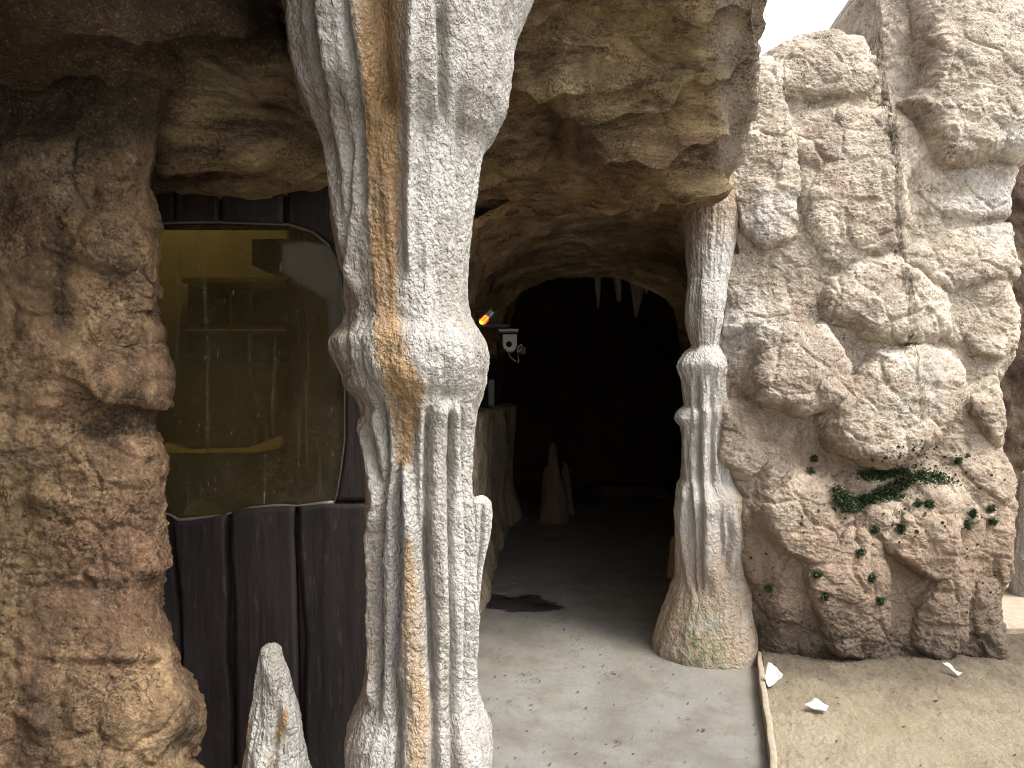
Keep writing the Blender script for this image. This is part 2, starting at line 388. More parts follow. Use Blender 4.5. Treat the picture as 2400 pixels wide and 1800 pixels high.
# sand bed right of the kerb
ny, nx = 420, 520
Yg = (np.linspace(0, 1, ny) ** .9 * 6.4 - 1.0)[:, None] * np.ones((1, nx)); Xl = kerb_x(np.minimum(Yg, 4.9)) + .015
Xg = Xl + np.linspace(0, 1, nx)[None] ** 1.3 * (6.5 - Xl)
P = np.stack([Xg, Yg, 0 * Xg], -1); q = P.reshape(-1, 3)
zz = .035 + .026 * fbm(q, 1.3, 3, 8) + .013 * fbm(q, 7, 3, 9) + .007 * fbm(q, 24, 2, 10, ridged=True)
bank = sstep(3.9, 4.75, Yg).ravel(); zz = zz + .05 * bank + bank * .02 * fbm(q, 9, 3, 12)
P[..., 2] = zz.reshape(ny, nx); SANDP = P
tag(grid_obj('sand', P, M_SAND), kind='structure')
def sand_z(x, y):
    d = (SANDP[..., 0] - x) ** 2 + (SANDP[..., 1] - y) ** 2; return float(SANDP[..., 2].ravel()[d.argmin()])

# ================================================================== boulder wall (right)
S = 1 / 1.0
B = [  # polygon in photo pixels, protrusion (m), edge roundness (m), brow tilt
 ([(1816,145),(1816,105),(1873,70),(1949,50),(2007,70),(2036,112),(2047,145),(2026,165),(2042,205),(2025,238),(1967,240),(1924,232),(1870,238),(1823,238),(1808,202)], .26, .12, .2),
 ([(1700,253),(1760,120),(1808,135),(1814,231),(1828,289),(1846,361),(1849,434),(1838,556),(1780,575),(1740,542),(1690,416)], .30, .07, -.1),
 ([(1866,256),(1960,244),(2036,260),(2100,266),(2132,300),(2153,340),(2157,388),(2124,408),(2103,436),(2098,520),(2100,580),(2015,598),(1945,634),(1915,612),(1880,540),(1870,434),(1860,361)], .27, .15, .35),
 ([(2152,58),(2172,159),(2150,224),(2112,255),(2140,300),(2180,383),(2190,394),(2293,380),(2369,372),(2440,355),(2500,-200),(2160,-200)], .36, .16, .3),
 ([(1970,-20),(2126,-30),(2146,54),(2065,118),(2045,61)], .16, .08, .0),
 ([(2172,410),(2293,394),(2395,395),(2402,434),(2385,499),(2300,511),(2264,515),(2220,504),(2152,497),(2106,512),(2106,447)], .20, .10, .4),
 ([(2100,596),(2213,544),(2375,528),(2400,590),(2400,650),(2325,653),(2264,660),(2213,680),(2172,657),(2130,635)], .24, .10, .3),
 ([(1933,702),(1950,661),(2015,616),(2083,598),(2121,640),(2203,690),(2210,717),(2196,780),(2163,797),(2080,801),(2011,783),(1977,751),(1933,742)], .32, .13, .3),
 ([(1775,830),(1806,778),(1852,766),(1902,776),(1931,768),(1958,818),(1973,862),(1965,909),(1924,945),(1859,960),(1808,950),(1772,930),(1760,883)], .36, .12, .35),
 ([(2264,704),(2315,741),(2343,748),(2374,780),(2367,813),(2315,830),(2264,822),(2244,789),(2224,753)], .22, .07, .3),
 ([(2330,725),(2380,678),(2440,660),(2440,830),(2384,795)], .10, .06, .0),
 ([(1970,918),(2013,885),(2058,832),(2155,810),(2213,828),(2240,867),(2243,934),(2218,966),(2134,1045),(2062,1080),(1996,1065),(1939,1038),(1927,988),(1934,941)], .40, .15, .35),
 ([(2249,919),(2315,892),(2345,934),(2375,966),(2390,1035),(2315,1035),(2263,977)], .24, .09, .2),
 ([(2200,1060),(2300,1045),(2395,1050),(2400,1110),(2330,1180),(2250,1150)], .16, .10, .2),
 ([(1796,1164),(1859,1106),(1927,1111),(1946,1145),(1968,1203),(1931,1229),(1893,1287),(1859,1287),(1816,1268),(1782,1188)], .30, .08, .35),
 ([(1953,1253),(1999,1233),(2026,1262),(2045,1337),(2052,1434),(1989,1520),(1925,1500),(1883,1362),(1872,1309),(1914,1291)], .28, .08, .1),
 ([(1985,1224),(2047,1183),(2086,1183),(2086,1212),(2037,1239)], .26, .05, .0),
 ([(2097,1174),(2148,1142),(2230,1142),(2252,1174),(2257,1207),(2204,1222),(2190,1270),(2170,1326),(2134,1326),(2059,1270),(2041,1246),(2088,1217)], .33, .08, .3),
 ([(2203,1229),(2269,1209),(2301,1270),(2230,1376),(2221,1472),(2163,1520),(2120,1480),(2122,1405),(2184,1328)], .24, .09, .1),
 ([(2265,1357),(2307,1350),(2326,1434),(2350,1560),(2275,1560),(2255,1434)], .22, .06, .0),
 ([(2261,1202),(2385,1080),(2400,1106),(2385,1217),(2375,1299),(2330,1434),(2300,1337)], .22, .09, .2),
 ([(1700,960),(1760,945),(1790,990),(1790,1050),(1740,1100),(1690,1060)], .17, .08, .2),
 ([(1700,600),(1790,600),(1900,640),(1925,700),(1920,750),(1850,755),(1780,760),(1700,780)], .14, .12, .1),
 ([(1790,1010),(1900,985),(1925,1040),(1935,1090),(1860,1095),(1800,1130),(1770,1080)], .12, .07, .2),
 ([(2060,440),(2110,440),(2100,590),(2150,520),(2090,500)], .12, .05, .0),
 ([(1760,1180),(1815,1285),(1860,1310),(1880,1380),(1850,1440),(1790,1400),(1740,1300)], .10, .08, .0),
]
nz, nx = 860, 460
tz = np.linspace(0, 1, nz); tx = np.linspace(0, 1, nx)
def Yb(z): return 4.86 + .13 * np.maximum(0, z - .5)
sk = np.array([(1600,170),(1700,150),(1772,134),(1816,103),(1873,72),(1949,55),(2007,74),(2030,104),(2042,98),(2050,30),(2062,-60),(2120,-160),(2500,-200)], float)
sxk = (sk[:, 0] - 1200) / F * 5.15; szk = EYE - (sk[:, 1] - 900) / F * 5.15
er = np.array([(-250,2470),(300,2440),(376,2418),(434,2392),(540,2396),(600,2402),(655,2402),(720,2412),(825,2412),(935,2388),(1035,2383),(1080,2391),(1106,2394),(1217,2381),(1299,2373),(1400,2345),(1434,2340),(1500,2344),(1560,2352),(1620,2352)], float)
for _k in range(len(er)): er[_k, 1] += 50 if er[_k, 0] < 900 else 14
_Y = 4.62 + .10 * np.clip((900 - er[:, 0]) / 380, 0, 3); ezk = EYE - (er[:, 0] - 900) / F * _Y; exk = (er[:, 1] - 1200) / F * _Y
o = np.argsort(ezk); ezk, exk = ezk[o], exk[o]
XL = 1.18
zt0 = np.interp(XL + tx * (3.15 - XL), sxk, szk)
Z = -.06 + tz[:, None] * (zt0[None] + .06)
X = XL + tx[None] * (np.interp(Z, ezk, exk) - XL)
ZT = np.interp(X, sxk, szk); Z = -.06 + tz[:, None] * (ZT + .06)
q2 = np.stack([X, 0 * X, Z], -1).reshape(-1, 3)
Wx = X + (.035 * fbm(q2, 3.5, 3, 21) + .010 * fbm(q2, 14, 2, 22)).reshape(X.shape)
Wz = Z + (.035 * fbm(q2, 3.5, 3, 23) + .010 * fbm(q2, 14, 2, 24)).reshape(X.shape)
H = (.19 + .12 * fbm(q2, 1.7, 3, 25)).reshape(X.shape) + .07 * sstep(1.5, .9, Z)
lft = 1 - sstep(1.62, 1.38, X) * sstep(2.7, 2.3, Z); H *= .15 + .85 * lft
ids = np.zeros(X.shape, int); best = H.copy()
r2 = np.random.default_rng(5)
for bi, (poly, p, w, tilt) in enumerate(B):
    pu = np.array(poly, float); zc = EYE - (pu[:, 1].mean() - 900) / F * 4.8
    yd = Yb(zc) - p * .6
    px_, pz_ = (pu[:, 0] - 1200) / F * yd, EYE - (pu[:, 1] - 900) / F * yd
    m = (Wx > px_.min() - .12) & (Wx < px_.max() + .12) & (Wz > pz_.min() - .08) & (Wz < pz_.max() + .08)
    x, z = Wx[m], Wz[m]; d = np.full(x.shape, 9.0); ins = np.zeros(x.shape, bool)
    for k in range(len(px_)):
        ax, az_, bx, bz = px_[k], pz_[k], px_[(k + 1) % len(px_)], pz_[(k + 1) % len(px_)]
        ex, ez = bx - ax, bz - az_; t = np.clip(((x - ax) * ex + (z - az_) * ez) / (ex * ex + ez * ez), 0, 1)
        d = np.minimum(d, np.hypot(x - ax - t * ex, z - az_ - t * ez))
        c = ((az_ > z) != (bz > z)) & (x < (bx - ax) * (z - az_) / (bz - az_ + 1e-9) + ax); ins ^= c
    d = np.where(ins, d, -d)
    tt = np.clip((d + .06) / (w * .80), 0, 1); prof = (1 - (1 - tt) ** 2.0)
    cx, cz = px_.mean(), pz_.mean(); sx, sz = px_.std() * 2.0, pz_.std() * 2.0
    face = np.full(x.shape, 9.0)                       # hewn faces: lower envelope of planes tangent to a dome
    for k in range(7):
        a = r2.uniform(0, 2 * math.pi); rr = r2.uniform(.25, .85)
        ux, uz = rr * math.cos(a), rr * math.sin(a)
        h0 = 1 - .55 * (ux * ux + uz * uz); face = np.minimum(face, h0 - 1.1 * ux * ((x - cx) / sx - ux) - 1.1 * uz * ((z - cz) / sz - uz) + r2.uniform(-.06, .06))
    hh = .03 + p * (.40 * prof ** .5 + .70 * prof ** .6 * np.clip(.15 + .85 * face, .05, 1.15)) + tilt * p * -.30 * (z - cz) / sz
    hh = hh + .06 * sstep(1.5, .9, zc) * prof; hh = hh * sstep(-.085, -.02, d); hh = np.where(d > -.085, hh, -1)
    cur = H[m]; k_ = .022; hm = np.clip(.5 + .5 * (hh - cur) / k_, 0, 1)
    H[m] = np.where(hh < -.5, cur, cur * (1 - hm) + hh * hm + k_ * hm * (1 - hm))
    b = best[m]; up = hh > b + .004; ii = ids[m]; ii[up] = bi + 1; ids[m] = ii; b[up] = hh[up]; best[m] = b
def soft(A, r):
    for ax in (0, 1):
        for _ in range(2):
            B_ = np.concatenate([np.repeat(np.take(A, [0], ax), r, ax), A, np.repeat(np.take(A, [-1], ax), r, ax)], ax).cumsum(ax)
            B_ = np.concatenate([0 * np.take(B_, [0], ax), B_], ax); n_ = A.shape[ax]; A = (np.take(B_, range(2 * r + 1, 2 * r + 1 + n_), ax) - np.take(B_, range(0, n_), ax)) / (2 * r + 1)
    return A
Hs = soft(H, 14); H = Hs + (H - Hs) * np.where(H < Hs, .62, .9)
dt = np.clip((ZT - Z) / .30, 0, 1); H -= .22 * (1 - np.sqrt(np.clip(1 - (1 - dt) ** 2, 0, 1)))
xr = np.interp(Z, ezk, exk); dr = np.clip((xr - X) / .16, 0, 1); H -= .16 * (1 - np.sqrt(np.clip(1 - (1 - dr) ** 2, 0, 1)))
H += .06 * sstep(.35, 0, Z) * (.5 + fbm(q2, 2.4, 3, 30).reshape(X.shape))
# moss shelf hollow
sh = np.exp(-(((X - 2.12) / .30) ** 2 + ((Z - 1.17) / .07) ** 2)); H -= .07 * sh
P = np.stack([X, Yb(Z) - H, Z], -1)
Nn = gnormals(P); Nn = np.where(Nn[..., 1:2] > 0, -Nn, Nn); q = P.reshape(-1, 3)
qw = q + .05 * np.stack([fbm(q, 5, 2, 35), fbm(q, 5, 2, 36), fbm(q, 5, 2, 37)], -1)
dsp = .018 * fbm(q, 4, 3, 31) + .85 * facets(qw, 4.2, 3) + .7 * facets(qw * np.array([.8, 1, 1.4]), 10, 5) + .010 * fbm(q * np.array([.8, 1, 1.3]), 9, 4, 32, .58, True) + .006 * fbm(q, 36, 3, 33, .6) + .005 * fbm(q * np.array([1, 1, 2.2]), 30, 3, 34, .6, True)
P = P + Nn * dsp.reshape(nz, nx, 1)
# turn the top and the right-hand end back into the rock
def extend(P, axis, last, steps, vec):
    A = np.moveaxis(P, axis, 0); e = A[-1] if last else A[0]; add = [e + np.array(vec(k)) for k in steps]
    A = np.concatenate([A, np.stack(add)]) if last else np.concatenate([np.stack(add[::-1]), A]); return np.moveaxis(A, 0, axis)
stp = [.03, .08, .16, .3, .5, .8, 1.2, 1.8, 2.6]
P = extend(P, 0, True, stp, lambda k: (0, k, -.25 * k * k / 2.6)); ids = np.concatenate([ids] + [ids[-1:]] * len(stp), 0)
P = extend(P, 1, True, stp[:7], lambda k: (.03 * k, k, 0)); ids = np.concatenate([ids] + [ids[:, -1:]] * 7, 1)
# tiny id islands go to the ground rock of the wall
WALLP = P[:nz, :nx]
wall = tag(empty('boulder_wall', (2.2, 4.8, 0)), 'tall pale tan artificial rock wall of bulging boulders right of the cave mouth', 'rock wall')
for k in range(1, len(B) + 1):
    if (ids == k).sum() < 350: ids[ids == k] = 0
split_grid(P, ids, lambda k: 'boulder' if k else 'rock_face', M_WALL, wall, flip=False)
def on_wall(u, v):                           # where the sight line of a pixel meets the wall
    best = None; U, V = project(WALLP); d = (U - u) ** 2 + (V - v) ** 2
    c = np.argsort(d.ravel())[:6]; pts = WALLP.reshape(-1, 3)[c]; k = pts[:, 1].argmin(); i = c[k]
    return pts[k]
wN = gnormals(WALLP); wN = np.where(wN[..., 1:2] > 0, -wN, wN).reshape(-1, 3)

# ================================================================== rock behind the far end of the wall
tt = np.linspace(0, 1, 90); A, Bz = np.meshgrid(np.linspace(3.3, 7.5, 120), np.linspace(-.1, 5.0, 140))
P = np.stack([A, 6.6 + .15 * (A - 3), Bz], -1); q = P.reshape(-1, 3); P[..., 1] -= (.3 * fbm(q, 1.1, 4, 41) + .05 * fbm(q, 6, 3, 42, .5, True)).reshape(A.shape)
tag(grid_obj('rear_rock_wall', P, M_BROWN, flip=True), 'brown rock wall behind the white stalagmite at right edge', 'rock wall')

# ================================================================== cave roof
us = [-700, -350, -60, 180, 400, 620, 800, 980, 1150, 1320, 1480, 1620, 1720]
rowsL = [(-900, 1.15), (-420, 1.55), (0, 2.10), (130, 2.42), (260, 2.78), (350, 3.02), (400, 3.20), (432, 3.30), (440, 3.7), (440, 4.4)]
rowsR = [(-700, 2.9), (-300, 3.15), (0, 3.50), (130, 3.72), (250, 3.98), (335, 4.18), (395, 4.38), (432, 4.55), (455, 4.95), (490, 5.7)]
edge = [1830, 1800, 1780, 1772, 1756, 1732, 1705, 1680, 1670, 1640]
C = np.zeros((len(rowsL) + 2, len(us) + 4, 3))
for i, (l, r) in enumerate(zip(rowsL, rowsR)):
    for j, u in enumerate(us + [0]):
        if j == len(us): u = edge[i]
        else: u = min(u, edge[i] - 40 - 20 * (len(us) - j)) if u > 1400 else u
        w = float(sstep(700, 1130, u)); v = l[0] * (1 - w) + r[0] * w; Y = l[1] * (1 - w) + r[1] * w
        Y += .80 * float(sstep(250, 640, u)) * (1 - w) * float(sstep(350, -50, v))
        if j >= len(us) - 1: Y += .05
        C[i + 2, j] = wpt(u, v, Y)
    e = C[i + 2, len(us)]
    C[i + 2, len(us) + 1] = e + (.02, .22, .06); C[i + 2, len(us) + 2] = e + (-.03, .6, .12); C[i + 2, len(us) + 3] = e + (-.1, 1.5, .2)
wl = sstep(900, 500, np.array(us + [2000] * 4, float))[:, None]
C[1] = C[2] + np.array([0, -.02, .9]) * (1 - wl) + np.array([-.25, -3.4, .55]) * wl; C[0] = C[2] + np.array([0, 2.8, 1.3]) * (1 - wl) + np.array([-.25, -3.2, 1.6]) * wl  # left roof rows run unseen behind the camera, added to shade the left
C = np.concatenate([C[:, :1] + np.array([-3.5, 0, .2]), C], 1)  # unseen strip added further left, keeps sky light out
nr, nc = 560, 640
P = cr1(cr1(C, nr, 0), nc, 1)
N = gnormals(P); U, V = project(P); q = P.reshape(-1, 3)
rt = sstep(800, 1130, U)
N = np.where((np.sum(N * (np.array([.3, 0, 1.2]) - P), -1, keepdims=True)) < 0, -N, N)
wob = fbm(q, 1.3, 3, 51).reshape(U.shape)
s = (V + (.27 * rt - .10 * (1 - rt)) * (U - 1400)) / (128 + 20 * (1 - rt)) + 1.0 * wob + .35 * fbm(q, 5, 2, 52).reshape(U.shape)
f = s - np.floor(s); led = f ** 1.4 * (1 - sstep(.86, 1.0, f))
amp = .085 * (.45 + .55 * rt) * sstep(-.45, .35, fbm(q, 1.9, 2, 53).reshape(U.shape)) + .015
qw = q + .06 * np.stack([fbm(q, 4, 2, 58), fbm(q, 4, 2, 59), fbm(q, 4, 2, 60)], -1)
amp = amp * (.12 + .88 * sstep(1765, 1640, U))
D = 1.75 * amp * led + .09 * fbm(q, 1.7, 3, 54).reshape(U.shape) + (.7 * facets(qw * np.array([.5, .8, 1.5]), 2.6, 9) + .35 * facets(qw * np.array([.5, 1, 1.8]), 8, 11)).reshape(U.shape) + .011 * fbm(q * np.array([.6, 1, 1.8]), 8, 3, 55, .5, True).reshape(U.shape)
D += .004 * fbm(q, 40, 3, 56, .6).reshape(U.shape) + .005 * fbm(q * np.array([.5, 1, 2]), 22, 3, 57, .6, True).reshape(U.shape)
for (u0, v0, ru, rv, a) in [(1285, 310, 50, 55, -.24), (1240, 250, 70, 28, -.10), (1500, 325, 165, 62, .20), (1590, 210, 120, 45, .05), (1480, 205, 60, 22, -.08), (1640, 375, 70, 22, .06), (1420, 60, 200, 40, -.06),
                            (1330, 170, 160, 30, .06), (200, 145, 90, 30, -.07), (420, 150, 120, 60, -.08), (660, 235, 70, 28, -.10), (560, 330, 180, 35, .08), (650, 120, 55, 70, .07), (470, 395, 90, 22, -.09), (70, 50, 70, 60, .05), (500, 50, 60, 30, .05)]:
    D += a * np.exp(-(((U - u0) / ru) ** 2 + ((V - v0) / rv) ** 2))
fr = np.ones(U.shape); P = P + N * (D * fr)[..., None]
ROOFP = P
roof = tag(empty('cave_roof', (0, 3.6, 2.6)), 'low overhanging cave roof of layered brown rock above window and entrance', 'cave roof')
bid = np.clip(np.floor(s), -3, 7).astype(int); bid[(V < -250) | (U < -200)] = -3
shade_stain = np.clip(sstep(520, 330, U) + sstep(230, 60, V) * sstep(900, 700, U) - 1.0 * np.exp(-(((U - 600) / 150) ** 2 + ((V - 320) / 80) ** 2)), 0, 1)  # brown staining plus painted shade over the dim left ceiling
pale_tint = sstep(1590, 1740, U + 50 * wob) * sstep(470, 380, V)  # colour turns paler towards the right edge of the roof
split_grid(P, bid, lambda k: 'rock_ledge', M_ROOF, roof, attrs={'shade_stain': shade_stain, 'pale_tint': pale_tint})

# ================================================================== left rock pillar
ed = np.array([(-60,480),(60,420),(200,385),(330,352),(400,338),(440,332),(466,334),(495,341),(521,352),(608,346),(650,330),(695,325),(745,336),(765,352),(776,363),(800,352),(825,352),(850,370),(870,385),(905,378),(925,352),(960,354),(1000,358),(1085,373),(1180,380),(1280,392),(1345,390),(1410,380),(1470,386),(1520,402),(1600,424),(1640,445),(1700,460),(1740,461),(1790,450),(1830,462),(1900,490),(2050,520)], float)
nr, nc = 640, 300
vv = np.linspace(-60, 2060, nr); ue = np.interp(vv, ed[:, 0], ed[:, 1])
k = np.ones(5) / 5; ue = np.convolve(np.pad(ue, 2, 'edge'), k, 'valid')
cp = [(-1.15, 2.15), (-.7, 2.24), (-.35, 2.34), (-.10, 2.42), (.35, 2.47), (.70, 2.53), (.90, 2.61), (.985, 2.70), (1.0, 2.80)]
A = np.zeros((nr, len(cp) + 3, 3))
for j, (f_, Y) in enumerate(cp):
    Yv = Y + .10 * sstep(420, 240, vv) - .10 * sstep(1350, 1800, vv) + .03 * np.sin(vv / 170 + 3 * f_)
    uu = np.where(f_ > 0, f_ * ue, f_ * 380); A[:, j] = np.stack([(uu - 1200) / F * Yv, Yv, EYE - (vv - 900) / F * Yv], -1)
e = A[:, len(cp) - 1]
for j, (dx, dy) in enumerate([(-.012, .10), (-.04, .30), (-.10, .58)]): A[:, len(cp) + j] = e + np.stack([e[:, 0] * dy / e[:, 1] + dx, np.full(nr, dy), 0 * vv], -1)
sd = [A[:, 0] * 1.0 for k in range(3)]
for k_, (a_, b_) in enumerate([(-2.6, -4.0), (-2.5, -1.6), (-2.25, .6)]): sd[k_][:, 0] = a_; sd[k_][:, 1] = b_  # unseen left wall run back past the camera, added to block light
A = np.concatenate([np.stack(sd, 1), A], 1)
P = cr1(A, 360, 1); N = gnormals(P); N = np.where(np.sum(N * (np.array([.5, 0, 1.7]) - P), -1, keepdims=True) < 0, -N, N)
U, V = project(P); q = P.reshape(-1, 3); sh_ = U.shape
D = .05 * fbm(q * np.array([1, 1, .7]), 2.3, 3, 61).reshape(sh_) + .020 * fbm(q, 5, 5, 62, .6, True).reshape(sh_) + (.9 * facets(q + .05 * np.stack([fbm(q, 5, 2, 165), fbm(q, 5, 2, 166), fbm(q, 5, 2, 167)], -1), 5, 21) + .8 * facets(q + .02 * np.stack([fbm(q, 12, 2, 165), fbm(q, 12, 2, 166), fbm(q, 12, 2, 167)], -1), 14, 23)).reshape(sh_) + .007 * fbm(q, 22, 3, 63, .6).reshape(sh_) + .004 * fbm(q, 55, 3, 64, .65).reshape(sh_)
lip = 930 + 22 * np.sin(U / 38) + 30 * sstep(230, 120, U) * -1
D += .060 * sstep(130, 250, U) * sstep(400, 340, U) * sstep(lip + 6, lip - 12, V) * sstep(740, 900, V)
D += .06 * np.exp(-(((U - 290) / 45) ** 2 + ((V - 650) / 190) ** 2)) - .05 * np.exp(-(((U - 140) / 45) ** 2 + ((V - 700) / 130) ** 2))
for (u0, v0, ru, rv, a) in [(130, 830, 70, 45, .05), (250, 1000, 90, 35, -.06), (110, 1165, 32, 28, .05), (355, 1330, 28, 30, .03), (100, 1690, 30, 22, .045), (430, 1760, 40, 40, -.05), (250, 1560, 160, 14, -.03), (170, 1380, 90, 20, -.03), (230, 470, 60, 40, -.05), (120, 560, 50, 90, -.03), (400, 1640, 60, 50, .03)]:
    D += a * np.exp(-(((U - u0) / ru) ** 2 + ((V - v0) / rv) ** 2))
crumb = perlin(q * 16, 66).reshape(sh_); D += .018 * sstep(.42, .75, crumb) * sstep(.0, .5, fbm(q, 3, 2, 67).reshape(sh_) + .3)
P = P + N * D[..., None]
pst = np.clip(sstep(440, 250, V + 40 * np.sin(U / 50)) + .75 * np.exp(-(((U - 140) / 38) ** 2 + ((V - 680) / 130) ** 2)) + .8 * np.exp(-(((U - 230) / 60) ** 2 + ((V - 1010) / 25) ** 2)), 0, 1)  # staining and painted shade: below the ceiling, in the hollow, under the lip
tag(grid_obj('rock_pillar', P, M_LEFT, flip=False, attrs={'shade_stain': pst, 'pale_tint': .6 * np.exp(-(((U - 270) / 70) ** 2 + ((V - 830) / 60) ** 2))}), 'rough brown rock pillar at left edge beside the dark boards', 'rock pillar')  # colour also lightened in one patch above the lip

# ================================================================== dripstone columns
def column(name, prof, Y, mat, rows=700, segs=300, ridges=(), lumps=(), paint=(), amp=(.012, .005, .003), seed=0, tip=None, foot=None, parent=None, flat=1.0, dirt_shade=0, moss=None, vscale=1.0):
    pr = np.array(prof, float); v = np.linspace(pr[0, 0], pr[-1, 0], rows)
    L = np.interp(v, pr[:, 0], pr[:, 1]); Rr = np.interp(v, pr[:, 0], pr[:, 2])
    ks = max(3, rows // 90) | 1; ker = np.hanning(ks + 2)[1:-1]; ker /= ker.sum()
    sm = lambda a: np.convolve(np.pad(a, ks // 2, 'edge'), ker, 'valid')
    L, Rr = sm(L), sm(Rr); uc, hw = (L + Rr) / 2, (Rr - L) / 2
    th = np.linspace(0, 2 * math.pi, segs, endpoint=False) - math.pi            # 0 faces the viewer
    T = th[None] * np.ones((rows, 1)); Uc, HW, VV = uc[:, None] + 0 * T, hw[:, None] + 0 * T, v[:, None] + 0 * T
    Yc = Y if np.isscalar(Y) else np.interp(v, [a for a, b in Y], [b for a, b in Y])[:, None]
    cx = (Uc - 1200) / F * Yc; cz = EYE - (VV - 900) / F * Yc; r = HW / F * Yc
    uu = Uc + HW * np.sin(T); front = np.cos(T)
    Rd = np.zeros(T.shape)
    def dist(path, ww):
        pa = np.array(path, float); uc_ = np.interp(v, pa[:, 0], pa[:, 1]); t0 = np.arcsin(np.clip((uc_ - uc) / np.maximum(hw, 1), -.98, .98))
        wi = np.interp(v, pa[:, 0], pa[:, 2]) if pa.shape[1] > 2 else np.full(len(v), ww)
        dd = (T - t0[:, None]); dd = (dd + math.pi) % (2 * math.pi) - math.pi
        on = sstep(pa[0, 0] - 25, pa[0, 0] + 25, v) * sstep(pa[-1, 0] + 25, pa[-1, 0] - 25, v)
        return dd * HW / wi[:, None], on[:, None]
    for path, ww, hgt in ridges:
        dd, on = dist(path, ww); hgt = hgt * (1.35 if hgt < 0 else 1.15); Rd += hgt * on * (np.exp(-dd ** 2) if hgt > 0 else np.exp(-dd ** 2))
    for (u0, v0, ru, rv, a) in lumps:
        Rd += a * np.exp(-(((uu - u0) / ru) ** 2 + ((VV - v0) / rv) ** 2)) * (front > 0)
    pm = np.zeros(T.shape)
    for path, ww, a in paint:
        dd, on = dist(path, ww); pm = np.maximum(pm, a * on * np.exp(-np.abs(dd) ** 3))
    q = np.stack([np.sin(T) * 1.0 + cx, np.cos(T) * 1.0, cz * .22 * vscale], -1).reshape(-1, 3)
    ww_ = np.stack([cx + r * np.sin(T), Yc - r * np.cos(T), cz], -1).reshape(-1, 3)
    lim = np.minimum(1, r / .08)
    Rd = Rd + lim * (amp[0] * fbm(q, 3.2, 3, 71 + seed, .55).reshape(T.shape) + amp[0] * .35 * fbm(q, 7, 2, 77 + seed, .55, True).reshape(T.shape)
          + amp[1] * fbm(ww_, 14, 3, 72 + seed, .55).reshape(T.shape) + amp[2] * fbm(ww_ * np.array([1, 1, .7]), 46, 3, 73 + seed, .6).reshape(T.shape))
    if tip is not None: 
        zt = EYE - (v - 900) / F * np.ravel(Yc if not np.isscalar(Yc) else np.full(rows, Yc))
    rr = np.maximum(r + Rd, .0015)
    P = np.stack([cx + rr * np.sin(T), Yc - flat * rr * np.cos(T), cz], -1)
    at = {'paint': pm, 'dirt_shade': np.full(T.shape, 1.0) * (dirt_shade(T, uu, VV) if callable(dirt_shade) else dirt_shade), 'moss': moss(T, uu, VV) if moss else np.zeros(T.shape)}
    return grid_obj(name, P, mat, parent, wrap=True, attrs=at)
def sc(path): return [tuple([a * 1.085, b * 1.085] + ([c] if len(x) > 2 else [])) for x in path for a, b, *cc in [x] for c in [cc[0] if cc else 0]]
def z4(path): return [(y / 1.843, 700 + x / 1.843) + ((w,) if w else ()) for x, y, *ww in path for w in [ww[0] if ww else None]]
def z5(path): return [(900 + y / 1.843, 700 + x / 1.843) + ((w,) if w else ()) for x, y, *ww in path for w in [ww[0] if ww else None]]

mainL = [(-260,560),(0,610),(60,625),(120,627),(180,640),(230,652),(270,680),(310,700),(340,706),(400,710),(480,716),(540,726),(600,740),(660,746),(700,745),(715,735),(735,723),(770,725),(800,735),(830,750),(850,765),(880,778),(920,785),(960,788),(1000,790),(1060,790),(1100,788),(1140,791),(1200,797),(1300,800),(1400,797),(1480,785),(1510,775),(1530,765),(1560,755),(1600,748),(1659,748),(1720,752),(1900,770)]
mainR = [(-260,1260),(0,1150),(30,1140),(60,1128),(100,1115),(150,1110),(200,1104),(250,1094),(290,1074),(320,1051),(350,1042),(400,1035),(450,1028),(500,1022),(560,1015),(620,1012),(660,1015),(690,1022),(720,1040),(750,1052),(790,1056),(830,1052),(860,1044),(880,1035),(920,1026),(960,1022),(1000,1018),(1040,1018),(1070,1022),(1100,1026),(1200,1030),(1240,1036),(1300,1038),(1400,1031),(1450,1030),(1500,1035),(1530,1045),(1560,1055),(1600,1060),(1659,1063),(1720,1060),(1900,1050)]
vs = sorted(set([a for a, b in mainL] + [a for a, b in mainR]))
prof = [(v * 1.085, np.interp(v, *zip(*mainL)) * 1.085 + 4, np.interp(v, *zip(*mainR)) * 1.085 - 4) for v in vs]
